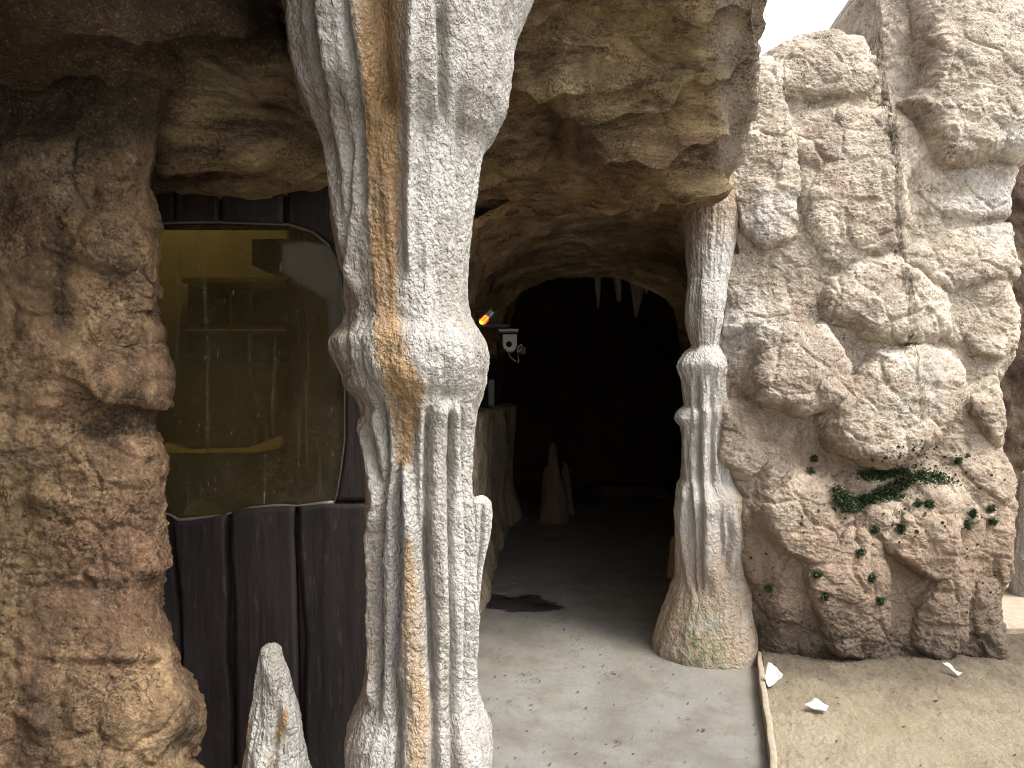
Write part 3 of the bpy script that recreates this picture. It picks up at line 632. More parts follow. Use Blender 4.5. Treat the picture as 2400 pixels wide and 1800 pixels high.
ridges = [
 (z5([(300,150),(350,300),(385,480),(352,620),(360,900),(365,1290)]), 15, .030),
 (z5([(330,100),(365,300),(398,430)]), 8, -.020), (z5([(400,100),(425,330),(405,520),(392,700),(392,1000),(390,1280)]), 8, -.032),
 (z5([(370,130),(420,300),(430,500),(435,800),(425,1100),(430,1330)]), 18, .022),
 (z5([(470,330),(470,700),(468,900),(455,1150),(470,1300),(480,1640)]), 8, -.030),
 (z5([(490,330,14),(512,600,16),(520,900,24),(520,1100,32),(545,1300,36),(560,1680,34)]), 30, .045),
 (z5([(580,120),(570,400),(575,700),(590,950),(600,1300),(615,1680)]), 7, -.034),
 (z5([(565,90),(556,300),(560,560)]), 11, .022),
 (z5([(640,80),(612,350),(622,620),(640,900),(632,1200),(650,1680)]), 20, .030),
 (z5([(662,120),(662,420),(665,700),(672,1000),(672,1300),(682,1650)]), 6, -.030),
 (z5([(690,90),(680,300),(695,600),(704,900),(694,1250),(705,1600)]), 14, .022),
 (z5([(716,120),(706,420),(722,700),(722,1000),(718,1300)]), 6, -.022),
 (z5([(745,120),(725,400),(742,700),(748,1000),(742,1330)]), 12, .018),
 (z4([(60,60),(70,350),(140,580),(200,760),(230,1000),(275,1260)]), 17, .022),
 (z4([(130,60),(150,250),(180,420),(188,640)]), 9, -.032), (z4([(210,0),(205,300),(235,600),(275,820),(280,1100),(300,1300)]), 15, .020),
 (z4([(255,20),(290,250),(315,450),(325,700),(335,950)]), 10, -.020),
 (z4([(400,-60,34),(410,150,34),(425,330,28),(430,600,22)]), 30, -.055),
 (z4([(545,-60),(548,150),(540,330),(525,560),(515,800)]), 13, .034),
 (z4([(600,20),(640,160),(660,330),(650,600)]), 10, -.026), (z4([(690,10),(665,240),(655,330)]), 7, -.018),
 (z4([(515,790),(508,1000),(508,1210)]), 8, .022), (z4([(470,800),(478,1000),(480,1200)]), 12, -.016),
 (z4([(285,700),(280,960),(250,1200)]), 8, -.018), (z4([(720,500),(700,800),(690,1100)]), 10, -.010),
 (z4([(240,1180),(240,1400),(260,1560)]), 10, -.022)]
lumps = [(905, 1720, 60, 85, .03), (1110, 1740, 45, 80, .03), (975, 760, 30, 26, -.015), (800, 800, 22, 55, .02), (1080, 830, 60, 60, .02), (960, 880, 60, 40, .02), (1060, 925, 35, 18, -.015), (845, 905, 40, 20, .015)]
paint = [(z4([(405,-80,58),(415,150,60),(425,330,56),(425,560,50),(415,760,46),(415,1000,40),(408,1250,32),(425,1420,32),(450,1560,44),(500,1640,50)]), 40, 1.0),
         (z5([(490,-60,60),(500,40,50),(490,200,30),(490,340,20)]), 30, .85), (z5([(512,600,10),(525,850,18),(525,1050,26),(550,1300,28),(565,1700,26)]), 20, .62),
         (z5([(300,380,10),(312,700,8),(318,1000,10),(318,1300,9)]), 10, .8), (z4([(150,1450,14),(165,1560,18),(215,1640,20)]), 14, .7), (z5([(250,40,14),(275,150,9),(290,380,8)]), 10, .8)]
mcol = tag(empty('dripstone_column', wpt(985, 2013, 2.75) * np.array([1, 1, 0])), 'thick white dripstone column with an ochre streak in the foreground', 'column')
column('shaft', prof, 2.75, M_DRIP, 900, 340, ridges, lumps, paint, (.013, .008, .0045), 0, parent=mcol, dirt_shade=lambda T, u, v: sstep(-.3, -1.5, T) * .75)  # brown fringe and painted shade on the side away from the sun
column('side_knob', [(1160, 1128, 1132), (1166, 1108, 1142), (1176, 1100, 1150), (1200, 1096, 1153), (1240, 1098, 1151), (1280, 1100, 1143), (1330, 1100, 1132), (1400, 1100, 1124), (1450, 1100, 1112)], 2.72, M_DRIP, 160, 120,
       [([(1180, 1132), (1300, 1126), (1420, 1112)], 6, -.012)], amp=(.008, .005, .003), seed=3, parent=mcol)

rL = [(340,1425),(370,1448),(400,1460),(430,1466),(460,1474),(500,1481),(560,1484),(600,1489),(650,1484),(700,1482),(735,1492),(748,1496),(762,1480),(785,1469),(830,1474),(876,1480),(886,1466),(905,1463),(925,1472),(960,1476),(1030,1474),(1045,1466),(1100,1461),(1180,1463),(1240,1462),(1265,1452),(1300,1440),(1340,1425),(1380,1413),(1410,1410),(1445,1408),(1470,1408)]
rR = [(340,1585),(370,1590),(400,1596),(430,1598),(460,1597),(500,1590),(600,1572),(700,1556),(748,1548),(770,1560),(800,1562),(880,1570),(960,1572),(1040,1578),(1070,1600),(1150,1618),(1240,1622),(1300,1632),(1380,1646),(1445,1658),(1470,1662)]
vs = sorted(set([a for a, b in rL] + [a for a, b in rR]))
prof = [(v * 1.085, np.interp(v, *zip(*rL)) * 1.085, np.interp(v, *zip(*rR)) * 1.085) for v in vs]
def z7(path): return [(600 + y / 1.659, 1500 + x / 1.659) for x, y in path]
ridges = [(z7([(235,120),(228,360)]), 10, .018), (z7([(270,110),(262,360)]), 9, .014), (z7([(190,480),(198,640)]), 7, .016), (z7([(205,470),(212,900),(205,1280)]), 6, -.022), (z7([(232,480),(230,900),(222,1200)]), 11, .022),
          (z7([(252,480),(256,700),(250,900)]), 6, -.020), (z7([(275,480),(270,800),(290,950)]), 9, .018), (z7([(295,490),(282,760),(300,900)]), 6, -.018), (z7([(170,660),(178,900)]), 7, .014), (z7([(190,680),(196,1000),(200,1270)]), 8, .02),
          (z7([(165,880),(158,1050),(175,1270)]), 10, .022), (z7([(183,900),(190,1100),(190,1280)]), 5, -.02), (z7([(245,940),(240,1150),(255,1260)]), 14, .025), (z7([(305,1010),(318,1060),(295,1180)]), 6, -.03), (z7([(275,1000),(285,1180)]), 6, -.02), (z7([(330,980),(340,1080),(310,1200)]), 14, .02)]
lumps = [(1652, 855, 36, 30, .055), (1605, 860, 18, 26, .03), (1597, 978, 14, 18, .03), (1660, 1170, 40, 30, .03), (1645, 735, 40, 60, .015)]
column('dripstone_column', prof, [(380, 5.05), (700, 4.95), (1560, 4.92)], M_DRIP2, 620, 240, ridges, lumps,
       [(z7([(350,400),(340,700),(360,1000),(385,1300)]), 22, .6)], (.014, .009, .005), 9,
       dirt_shade=lambda T, u, v: np.maximum(sstep(640, 470, v), .8 * sstep(1180, 1420, v)), moss=lambda T, u, v: sstep(1330, 1480, v) * np.exp(-((u - 1620) / 55) ** 2))
tag(bpy.data.objects['dripstone_column.001'], 'slender fluted grey white dripstone column with flared foot right of the entrance', 'column')

stal = [(1506, 634, 638), (1510, 622, 650), (1520, 612, 658), (1545, 605, 664), (1580, 601, 676), (1640, 595, 690), (1690, 588, 703), (1740, 582, 708), (1800, 575, 722), (1900, 555, 745), (2030, 535, 770)]
o = column('stalagmite', stal, 2.72, M_DRIP, 420, 180, [([(1600, 665), (1690, 668), (1740, 664), (1790, 660)], 7, -.022), ([(1545, 640), (1620, 662), (1700, 690)], 12, .016), ([(1740, 640), (1850, 630)], 14, .018), ([(1540, 612), (1640, 620), (1700, 625)], 12, -.012)],
       [(650, 1560, 20, 24, .01), (640, 1760, 30, 30, .015)], [([(1640, 676, 6), (1700, 674, 7), (1720, 672, 6)], 7, .9), ([(1755, 655, 8), (1800, 662, 16), (1900, 668, 20)], 12, .85), ([(1660, 597, 4), (1750, 588, 6), (1850, 578, 8)], 6, .8)], (.010, .008, .004), 13)
tag(o, 'blunt white stalagmite standing in front of the dark lower boards', 'stalagmite')
o = column('stalagmite', [(1095, 2408, 2412), (1110, 2396, 2425), (1150, 2390, 2440), (1250, 2384, 2450), (1290, 2378, 2452), (1400, 2372, 2460), (1500, 2362, 2470)], 5.6, M_DRIP, 260, 120, [([(1120, 2412), (1480, 2405)], 8, -.02)], [(2395, 1310, 20, 14, .03)], [([(1420, 2372, 10), (1480, 2370, 14)], 10, .9)], (.010, .008, .004), 17)
tag(o, 'white stalagmite on the low ledge past the boulder wall at right edge', 'stalagmite')
# low ledge carrying it
A, Bv = np.meshgrid(np.linspace(2.75, 5, 90), np.linspace(0, 1, 80)); prf = np.array([(4.93, -.03), (4.93, .13), (4.95, .16), (5.4, .17), (7, .18)]); tt = Bv * 4
P = np.stack([A, np.interp(tt, range(5), prf[:, 0]), np.interp(tt, range(5), prf[:, 1])], -1); q = P.reshape(-1, 3); P += (.012 * fbm(q, 9, 3, 81)).reshape(A.shape)[..., None] * np.array([0, -1, 1])
tag(grid_obj('rock_ledge', P, M_KERBD, flip=True), 'low tan stone ledge under the white stalagmite at right edge', 'ledge')

# ================================================================== board front with viewing window
YB = 3.37
def bx(u, Y=YB): return (u - 1200) / F * Y
def bz(v, Y=YB): return EYE - (v - 900) / F * Y
front = tag(empty('board_front', (bx(580), YB, 0)), 'dark stained board front around the dirty window', 'board wall')
def board(name, Ledge, Redge, top, bot, y, rows=90, cols=26, seed=0, thick=.05):
    """edges are (v,u) paths; top / bot give v for u"""
    Lp, Rp = np.array(Ledge, float), np.array(Redge, float); s_ = np.linspace(0, 1, cols); t_ = np.linspace(0, 1, rows)
    P = np.zeros((rows, cols, 3)); v0 = min(Lp[0, 0], Rp[0, 0]); v1 = max(Lp[-1, 0], Rp[-1, 0])
    for j, sj in enumerate(s_):
        um = np.interp(.5 * (v0 + v1), Lp[:, 0], Lp[:, 1]) * (1 - sj) + np.interp(.5 * (v0 + v1), Rp[:, 0], Rp[:, 1]) * sj
        vt, vb = (top(um) if callable(top) else top), (bot(um) if callable(bot) else bot); v = vt + (vb - vt) * t_
        u = np.interp(v, Lp[:, 0], Lp[:, 1]) * (1 - sj) + np.interp(v, Rp[:, 0], Rp[:, 1]) * sj
        P[:, j] = np.stack([bx(u), np.full(rows, y), bz(v)], -1)
    q = P.reshape(-1, 3)
    edge_d = np.minimum(np.minimum(s_, 1 - s_)[None] * (P[:, -1:, 0] - P[:, :1, 0]), (np.minimum(t_, 1 - t_)[:, None] * abs(P[0, 0, 2] - P[-1, 0, 2])))
    P[..., 1] += .018 * (1 - np.clip(edge_d / .016, 0, 1)) ** 2 - (.006 * fbm(q * np.array([1, 1, .3]), 6, 3, 91 + seed) + .003 * fbm(q * np.array([1, 1, .06]), 45, 3, 92 + seed)).reshape(rows, cols)
    P = extend(P, 1, True, [.012, thick], lambda k: (0, k, 0)); P = extend(P, 1, False, [.012, thick], lambda k: (0, k, 0))
    P = extend(P, 0, True, [.012, thick], lambda k: (0, k, 0)); P = extend(P, 0, False, [.012, thick], lambda k: (0, k, 0))
    return grid_obj(name, P, M_BOARD, front, flip=False)
wt = [(300, 522), (355, 521), (412, 518), (510, 517), (608, 520), (672, 523), (727, 540), (765, 570), (787, 608), (797, 651), (803, 760), (805, 868), (805, 976), (805, 1031), (797, 1096), (787, 1161), (779, 1180)]
wb = [(300, 1190), (345, 1185), (375, 1207), (391, 1209), (412, 1222), (445, 1220), (520, 1209), (586, 1193), (651, 1188), (694, 1188), (749, 1182), (779, 1180), (900, 1180)]
topv = lambda u: float(np.interp(u, [a for a, b in wt[:9]], [b for a, b in wt[:9]]))
botv = lambda u: float(np.interp(u, [a for a, b in wb], [b for a, b in wb]))
# boards above the window
for k, (a, b, dy) in enumerate([(250, 400, .03), (404, 511, .012), (516, 660, .0), (668, 790, .018)]):
    board('board', [(400, a), (640, a)], [(400, b), (640, b + (0 if k < 3 else 30))], 425, (lambda u: topv(u)) if k < 3 else (lambda u: topv(u)), YB + dy, 30, 60 if k == 3 else 26, seed=k)
# boards below
low = [(([(1100, 250), (2120, 300)]), [(1180, 368), (1207, 378), (1320, 396), (1440, 410), (1560, 416), (2120, 425)], .030),
       ([(1180, 398), (1300, 408), (1400, 420), (1540, 424), (1640, 420), (2120, 425)], [(1180, 529), (1280, 527), (1400, 532), (1500, 528), (1560, 530), (1640, 540), (2120, 548)], .012),
       ([(1180, 541), (1290, 538), (1370, 545), (1420, 548), (1560, 549), (1640, 552), (2120, 560)], [(1180, 688), (1250, 686), (1320, 690), (1400, 692), (1640, 696), (2120, 700)], .0),
       ([(1180, 695), (1250, 694), (1330, 698), (1420, 704), (1500, 712), (1620, 708), (2120, 712)], [(1180, 930), (2120, 930)], .014)]
for k, (a, b, dy) in enumerate(low): board('board', a, b, botv, 2080, YB + dy, 120, 34, seed=10 + k)
# board at the right of the window, its left edge the curve of the opening
board('board', [(v, u) for u, v in wt[7:]], [(560, 830), (1190, 930)], 571, 1178, YB + .016, 90, 26, seed=20)
# backing behind the gaps (with the window hole): four strips
mb = MB()
yb0, yb1 = YB + .06, YB + .09
for (u0, u1, v0, v1) in [(200, 930, 400, 530), (200, 930, 1216, 2120), (800, 930, 530, 1216)]:
    mb.box(((bx(u0) + bx(u1)) / 2, (yb0 + yb1) / 2, (bz(v0) + bz(v1)) / 2), (bx(u1) - bx(u0), yb1 - yb0, bz(v0) - bz(v1)))
mb.build('backing', M_BOARD, front)
win = tag(empty('window', (bx(580), YB + .04, bz(1210))), 'large grimy viewing window with rounded corner in the dark boards', 'window')
outl = [(230, 522), (230, 1200)] + [(u, v) for u, v in wb if u < 779 and u > 300] + [(u, v) for u, v in wt[::-1]]
outl = [(bx(u, YB), bz(v, YB)) for u, v in outl]
mb = MB(); mb.prism([(x, z) for x, z in outl], YB + .042, YB + .050); mb.build('glass_pane', M_GLASS, win)
seal = [(bx(u), YB + .030, bz(v)) for u, v in wt[1:]]; mb = MB(); mb.tube(seal, .006, 8); 
mb.tube([(bx(u), YB + .030, bz(v)) for u, v in wb[1:12]], [.007 + .003 * math.sin(k * 2.1) for k in range(11)], 8); mb.build('sealant_bead', M_SEAL, win, True)
# the den behind the glass: unseen opening added in its roof to let daylight in
den = tag(empty('animal_den', (bx(580), 4.4, 0)), 'dim olive rendered den seen through the dirty window', 'den')
x0, x1, y0, y1 = -2.6, -.62, YB + .09, 5.3
def shell(name, c, d, mat, n=40, seed=0, par=den):
    mb = MB(); mb.box(c, d); return mb.build(name, mat, par)
shell('den_roof', ((x0 + x1) / 2, (y0 + y1) / 2 - .13, 2.85), (x1 - x0, y1 - y0 - .26, .1), M_OLIVE)
shell('den_back_wall', ((x0 + x1) / 2, y1 + .05, 1.35), (x1 - x0, .1, 2.9), M_OLIVE); shell('den_side_wall', (x0 - .05, (y0 + y1) / 2, 1.35), (.1, y1 - y0, 2.9), M_OLIVE)
shell('den_side_wall', (x1 + .05, (y0 + y1) / 2, 1.35), (.1, y1 - y0, 2.9), M_STEELP); shell('den_floor', ((x0 + x1) / 2, (y0 + y1) / 2, .35), (x1 - x0, y1 - y0, .1), M_OLIVE)
def bu(u, Y): return (u - 1200) / F * Y
def bv(v, Y): return EYE - (v - 900) / F * Y
def slab(name, u0, u1, v0, v1, Y, dep, mat, par=den):
    mb = MB(); mb.box(((bu(u0, Y) + bu(u1, Y)) / 2, Y + dep / 2, (bv(v0, Y) + bv(v1, Y)) / 2), (abs(bu(u1, Y) - bu(u0, Y)), dep, abs(bv(v0, Y) - bv(v1, Y)))); return mb.build(name, mat, par, bevel=.004)
slab('post', 672, 700, 480, 1240, 3.75, .06, M_BLACK); 
slab('side_panel', 700, 830, 480, 1240, 3.78, .03, M_STEELP)
slab('niche', 440, 672, 668, 760, 5.22, .06, M_DARKR); slab('niche', 440, 672, 782, 850, 5.23, .05, M_DARKR); slab('lintel_block', 590, 672, 560, 622, 4.7, .5, M_DARKR)
for (u0, u1, v0, v1, Y, dep, nm) in [(425, 668, 650, 662, 4.9, .35, 1), (430, 668, 771, 776, 4.95, .3, 2)]:
    o = slab('den_shelf', u0, u1, v0, v1, Y, dep, M_YELLOW, None)
    tag(o, ['', 'upper yellow shelf board inside the den behind the dirty window', 'lower thin yellow shelf board inside the den behind the dirty window'][nm], 'shelf', 'shelf boards in the den')
mb = MB(); Y = 4.3
mb.prism([(bu(366, Y), bv(1052, Y)), (bu(366, Y), bv(1062, Y)), (bu(600, Y), bv(1060, Y)), (bu(650, Y), bv(1052, Y)), (bu(662, Y), bv(1038, Y)), (bu(662, Y), bv(1020, Y)), (bu(580, Y), bv(1050, Y)), (bu(440, Y), bv(1054, Y)), (bu(390, Y), bv(1038, Y))], Y, Y + .05)
tag(mb.build('feeding_trough', M_YELLOW), 'long pale trough with upturned ends inside the den', 'trough')
slab('plinth', 350, 680, 1062, 1250, 4.36, .5, M_DARKR)
mb = MB(); Y = 4.0; mb.prism([(bu(420, Y), bv(1215, Y)), (bu(435, Y), bv(1185, Y)), (bu(475, Y), bv(1168, Y)), (bu(510, Y), bv(1180, Y)), (bu(535, Y), bv(1200, Y)), (bu(540, Y), bv(1230, Y)), (bu(415, Y), bv(1230, Y))], Y, Y + .16)
tag(mb.build('den_stone', M_GREEN, bevel=.015), 'pale green stone low inside the den behind the glass', 'stone')

# ================================================================== tunnel
lw = np.array([(3.46, -.50), (4.1, -.44), (4.8, -.36), (5.6, -.30), (7.0, -.25), (8.2, -.20), (9.0, -.12), (9.7, .02), (9.9, -.15), (10.6, -.9), (12.5, -1.6)])
ny, nz_ = 420, 260
yy = np.linspace(3.46, 12.5, ny); xl = np.interp(yy, lw[:, 0], lw[:, 1]); zz = np.linspace(-.03, 3.3, nz_)
Yg, Zg = np.meshgrid(yy, zz, indexing='ij'); Xg = np.interp(Yg, lw[:, 0], lw[:, 1])
top = 1.45 + .02 * np.sin(Yg * 2); Xg = Xg - .14 * sstep(top - .015, top + .015, Zg) + .22 * sstep(1.9, 3.0, Zg) ** 1.5 + .08 * sstep(.5, 0, Zg)
P = np.stack([Xg, Yg, Zg], -1); q = P.reshape(-1, 3); sh_ = Xg.shape
rough = sstep(1.46, 1.42, Zg) + sstep(1.95, 2.2, Zg)
P[..., 0] += (rough * (.07 * fbm(q * np.array([1, 1, .5]), 2.6, 4, 101).reshape(sh_) + .02 * fbm(q * np.array([1, 1, .5]), 9, 3, 102, .5, True).reshape(sh_)))
tun = tag(empty('tunnel', (.7, 7, 0)), 'dark vaulted rock tunnel leading back from the cave entrance', 'tunnel')
idm = (Zg > top + .0).astype(int) + (Zg > 2.0)
split_grid(P, idm, lambda k: ['bench_wall', 'wall_panel', 'upper_wall'][k], None, tun, flip=True)
for o in tun.children:
    o.data.materials.append({'bench_wall': M_BENCH, 'wall_panel': M_PANEL, 'upper_wall': M_VAULT}[o.name.split('.')[0]])
# vault: lofted arch sections (Y, xl, xr, spring z, apex z)
secs = [(5.05, -.55, 1.52, 2.35, 2.97), (5.4, -.5, 1.6, 2.25, 2.98), (6.2, -.45, 2.0, 2.2, 3.02), (7.4, -.4, 2.05, 2.15, 3.02), (8.3, -.32, 2.0, 2.08, 2.98), (8.55, -.22, 1.90, 2.02, 2.90), (8.6, -.3, 2.0, 2.05, 3.05), (8.9, -.6, 2.6, 2.1, 3.5), (11, -1.4, 3.4, 2.2, 3.7), (13, -1.6, 3.6, 2.2, 3.7)]
ns, na = 300, 260
Sx = np.array(secs); yv = np.linspace(5.05, 13, ns); Si = np.stack([np.interp(yv, Sx[:, 0], Sx[:, k]) for k in range(1, 5)], -1)
a = np.linspace(math.pi, 0, na)
cx = (Si[:, 0] + Si[:, 1]) / 2; hw = (Si[:, 1] - Si[:, 0]) / 2
ca, sa = np.cos(a), np.sin(a); ex = lambda t, k: np.sign(t) * np.abs(t) ** k
P = np.stack([cx[:, None] + hw[:, None] * ex(ca, .75)[None], yv[:, None] + 0 * a[None] - .5 * (Si[:, 3] - Si[:, 2])[:, None] * 0, Si[:, 2:3] + (Si[:, 3:4] - Si[:, 2:3]) * (sa ** .8)[None]], -1)
N = gnormals(P); ctr = np.stack([cx[:, None] + 0 * a[None], yv[:, None] + 0 * a[None], 1.6 + 0 * P[..., 0]], -1); N = np.where(np.sum(N * (ctr - P), -1, keepdims=True) < 0, -N, N)
q = P.reshape(-1, 3); sh_ = P.shape[:2]; s = (P[..., 1] * 1.7 + 1.1 * fbm(q, .9, 3, 111).reshape(sh_) + .5 * P[..., 0]); f = s - np.floor(s)
D = .075 * f ** 1.3 * (1 - sstep(.88, 1, f)) * sstep(-.4, .3, fbm(q, 1.3, 2, 115).reshape(sh_)) + .08 * fbm(q, 1.5, 3, 112).reshape(sh_) + .025 * fbm(q, 7, 3, 113, .5, True).reshape(sh_) + .006 * fbm(q, 25, 3, 114).reshape(sh_)
P = P + N * D[..., None]
grid_obj('vault', P, M_VAULT, tun, flip=True)
# right-hand wall and end wall
Yg, Zg = np.meshgrid(np.linspace(4.95, 13, 160), np.linspace(-.03, 2.7, 120), indexing='ij'); Xg = np.interp(Yg, [4.95, 6, 8.5, 8.7, 11, 13], [1.45, 1.75, 1.95, 2.2, 3.2, 3.4])
P = np.stack([Xg, Yg, Zg], -1); q = P.reshape(-1, 3); P[..., 0] -= (.09 * fbm(q, 2, 4, 121)).reshape(Xg.shape)
grid_obj('side_wall', P, M_BROWN, tun)
Xg, Zg = np.meshgrid(np.linspace(-2.4, 4, 120), np.linspace(-.03, 4.0, 100), indexing='ij'); P = np.stack([Xg, 12.4 + 0 * Xg, Zg], -1); q = P.reshape(-1, 3); P[..., 1] += (.15 * fbm(q, 1.6, 4, 122)).reshape(Xg.shape)
grid_obj('end_wall', P, M_BROWN, tun, flip=True)
o = MB(); o.prism([(bu(1385, 11.3), .0), (bu(1380, 11.3), .14), (bu(1400, 11.3), .2), (bu(1500, 11.3), .19), (bu(1560, 11.3), .21), (bu(1580, 11.3), 0)], 11.3, 11.8)
tag(o.build('stone_step', M_BROWN, bevel=.03), 'low dark stone step at the far end of the tunnel', 'step')
# stalagmites and stalactites inside
sg = [([(1036, 1296, 1298), (1046, 1290, 1303), (1075, 1286, 1306), (1100, 1283, 1309), (1125, 1279, 1313), (1150, 1276, 1322), (1180, 1272, 1328), (1222, 1266, 1333)], 9.5, 'tallest brown pointed stalagmite standing deep in the tunnel'),
      ([(1084, 1323, 1326), (1092, 1321, 1329), (1105, 1319, 1333), (1150, 1322, 1338), (1200, 1326, 1346), (1205, 1328, 1347)], 9.75, 'thin brown stalagmite right of the tallest one in the tunnel'),
      ([(1092, 1279, 1283), (1102, 1275, 1288), (1150, 1272, 1292), (1216, 1268, 1297)], 9.62, 'short brown stalagmite half hidden behind the tallest one in the tunnel')]
for k, (p, Y, lb) in enumerate(sg):
    tag(column('stalagmite', p, Y, M_DRIP3, 140, 60, amp=(.03, .02, .006), seed=30 + k, dirt_shade=.3), lb, 'stalagmite', 'stalagmites inside the tunnel')
st = [([(600, 1390, 1412), (640, 1394, 1410), (680, 1396, 1408), (718, 1400, 1405), (722, 1401, 1404)], 8.62, 'thin leftmost stalactite hanging from the dark inner arch'),
      ([(600, 1428, 1458), (628, 1430, 1452), (640, 1436, 1455), (680, 1442, 1456), (703, 1446, 1456), (708, 1449, 1453)], 8.60, 'second stalactite from the left hanging from the inner arch'),
      ([(595, 1468, 1520), (640, 1474, 1512), (680, 1480, 1508), (700, 1483, 1505), (722, 1485, 1498), (740, 1487, 1495), (744, 1489, 1493)], 8.64, 'thickest stalactite hanging from the inner arch'),
      ([(595, 1510, 1530), (640, 1512, 1526), (680, 1512, 1519), (688, 1514, 1517)], 8.66, 'short rightmost stalactite hanging from the inner arch')]
for k, (p, Y, lb) in enumerate(st):
    tag(column('stalactite', p, Y, M_DRIP4, 120, 50, amp=(.02, .012, .005), seed=40 + k), lb, 'stalactite', 'stalactites on the inner arch')
# plank leaning inside, right
mb = MB(); Y = 6.6; mb.prism([(bu(1565, Y), .03), (bu(1575, Y), .36), (bu(1590, Y), .42), (bu(1640, Y), .42), (bu(1640, Y), .03)], Y, Y + .06)
tag(mb.build('timber_board', plain('ply_board', (.30, .20, .10), .8, 0, 9), bevel=.004), 'brown timber board leaning inside the tunnel behind the fluted column', 'board')

# caged lamp on the tunnel wall
def tilted(c, ax):
    ax = Vector(ax).normalized(); return ax.to_track_quat('Z', 'Y').to_matrix(), Vector(c)
Y = 5.2; c0 = Vector(wpt(1128, 756, Y)); c1 = Vector(wpt(1152, 732, Y + .04))
lamp = tag(empty('caged_lamp', c0), 'small caged lamp glowing orange on the tunnel wall beside the white column', 'lamp')
ax = (c1 - c0).normalized(); Mx = ax.to_track_quat('Z', 'Y').to_matrix(); Ln = (c1 - c0).length
mb = MB()
for k in range(9):
    a_ = 2 * math.pi * k / 9; o_ = Mx @ Vector((math.cos(a_) * .030, math.sin(a_) * .030, 0)); o2 = Mx @ Vector((math.cos(a_) * .034, math.sin(a_) * .034, 0))
    mb.tube([c0 + o_, c1 + o2 + ax * .02 * (k % 3)], .0028, 6)
mb.build('cage', M_BLACK, lamp)
mb = MB(); mb.tube([c0 - ax * .005, c0 + ax * .012, c0 + ax * Ln * .5, c0 + ax * Ln * .62], [.014, .024, .022, .010], 14); mb.build('bulb', M_GLOW, lamp, True)
mb = MB(); mb.tube([c0 + ax * Ln * .55, c0 + ax * Ln * 1.0], [.020, .026], 14); mb.build('socket', M_GREYP, lamp, True)
mb = MB(); mb.tube([c1, c1 + Vector((-.06, .05, .02)), Vector((-.60, Y + .12, c1.z + .02))], .008, 8); mb.build('bracket', M_BLACK, lamp, True)
ld = bpy.data.lights.new('lamp_glow', 'POINT'); ld.energy = .35; ld.color = (1, .45, .12); ld.shadow_soft_size = .02
lo = bpy.data.objects.new('lamp_glow', ld); col.objects.link(lo); lo.parent = lamp; lo.location = -ax * .03
# projector hung on the wall
Y = 6.6; pr = tag(empty('projector', wpt(1195, 830, Y)), 'white box projector with round lens on a bracket under the tunnel vault', 'projector')
def pxm(n): return n / F * Y
c = Vector(wpt(1195, 805, Y))
body = []
for k in range(25): 
    a_ = math.pi + math.pi * k / 24; body.append((c.x + pxm(17) * math.cos(a_), c.z - pxm(0) + pxm(20) * math.sin(a_)))
body = [(c.x - pxm(17), c.z + pxm(22))] + body + [(c.x + pxm(17), c.z + pxm(22))]
mb = MB(); mb.prism(body, Y, Y + .22); p_body = mb.build('body', M_WHITE, pr, bevel=.006)
mb = MB(); mb.box(Vector(wpt(1192, 774, Y)) + Vector((0, .1, 0)), (pxm(46), .24, pxm(6))); p_plate = mb.build('bracket_plate', M_GREYP, pr, bevel=.003)
mb = MB(); mb.box(Vector(wpt(1192, 779, Y)) + Vector((0, .1, 0)), (pxm(42), .22, pxm(4))); mb.build('bracket_gap', M_BLACK, p_plate)
mb = MB(); lc = Vector(wpt(1193, 807, Y)); mb.tube([lc + Vector((0, .02, 0)), lc + Vector((0, -.012, 0)), lc + Vector((0, -.014, 0)), lc + Vector((0, -.004, 0))], [pxm(6.5), pxm(6.5), pxm(5), pxm(4.6)], 20); mb.build('lens', M_LENS, p_body, True)
mb = MB(); mb.box(Vector(wpt(1222, 821, Y)) + Vector((0, .06, 0)), (pxm(22), .1, pxm(18))); p_box = mb.build('junction_box', M_STEELP, pr, bevel=.004)
mb = MB(); lp = [Vector(wpt(1218 + 4 * math.cos(t) + 3 * math.sin(t), 816 - 8 * math.sin(t), Y - .01)) for t in np.linspace(0, 6.1, 20)]; mb.tube(lp, .0045, 6); mb.build('cable_loop', M_WHITE, p_box, True)
mb = MB(); mb.tube([Vector(wpt(1190, 824, Y)), Vector(wpt(1196, 836, Y)), Vector(wpt(1206, 845, Y)), Vector(wpt(1216, 850, Y)), Vector(wpt(1214, 832, Y))], .004, 6); mb.build('cable', M_GREYP, pr, True)
mb = MB(); mb.box(Vector(wpt(1192, 770, Y)) + Vector((-.27, .1, .03)), (.54, .05, .03)); mb.build('wall_arm', M_BLACK, pr)
# notice strip on the panel, small white cap on wall
Y = 8.9; mb = MB(); mb.box(Vector((wpt(1150, 930, Y)[0], Y, 1.595)), (.085, .03, .31)); tag(mb.build('notice_strip', M_WHITE, bevel=.003), 'narrow white notice strip upright above the rock bench in the tunnel', 'notice')

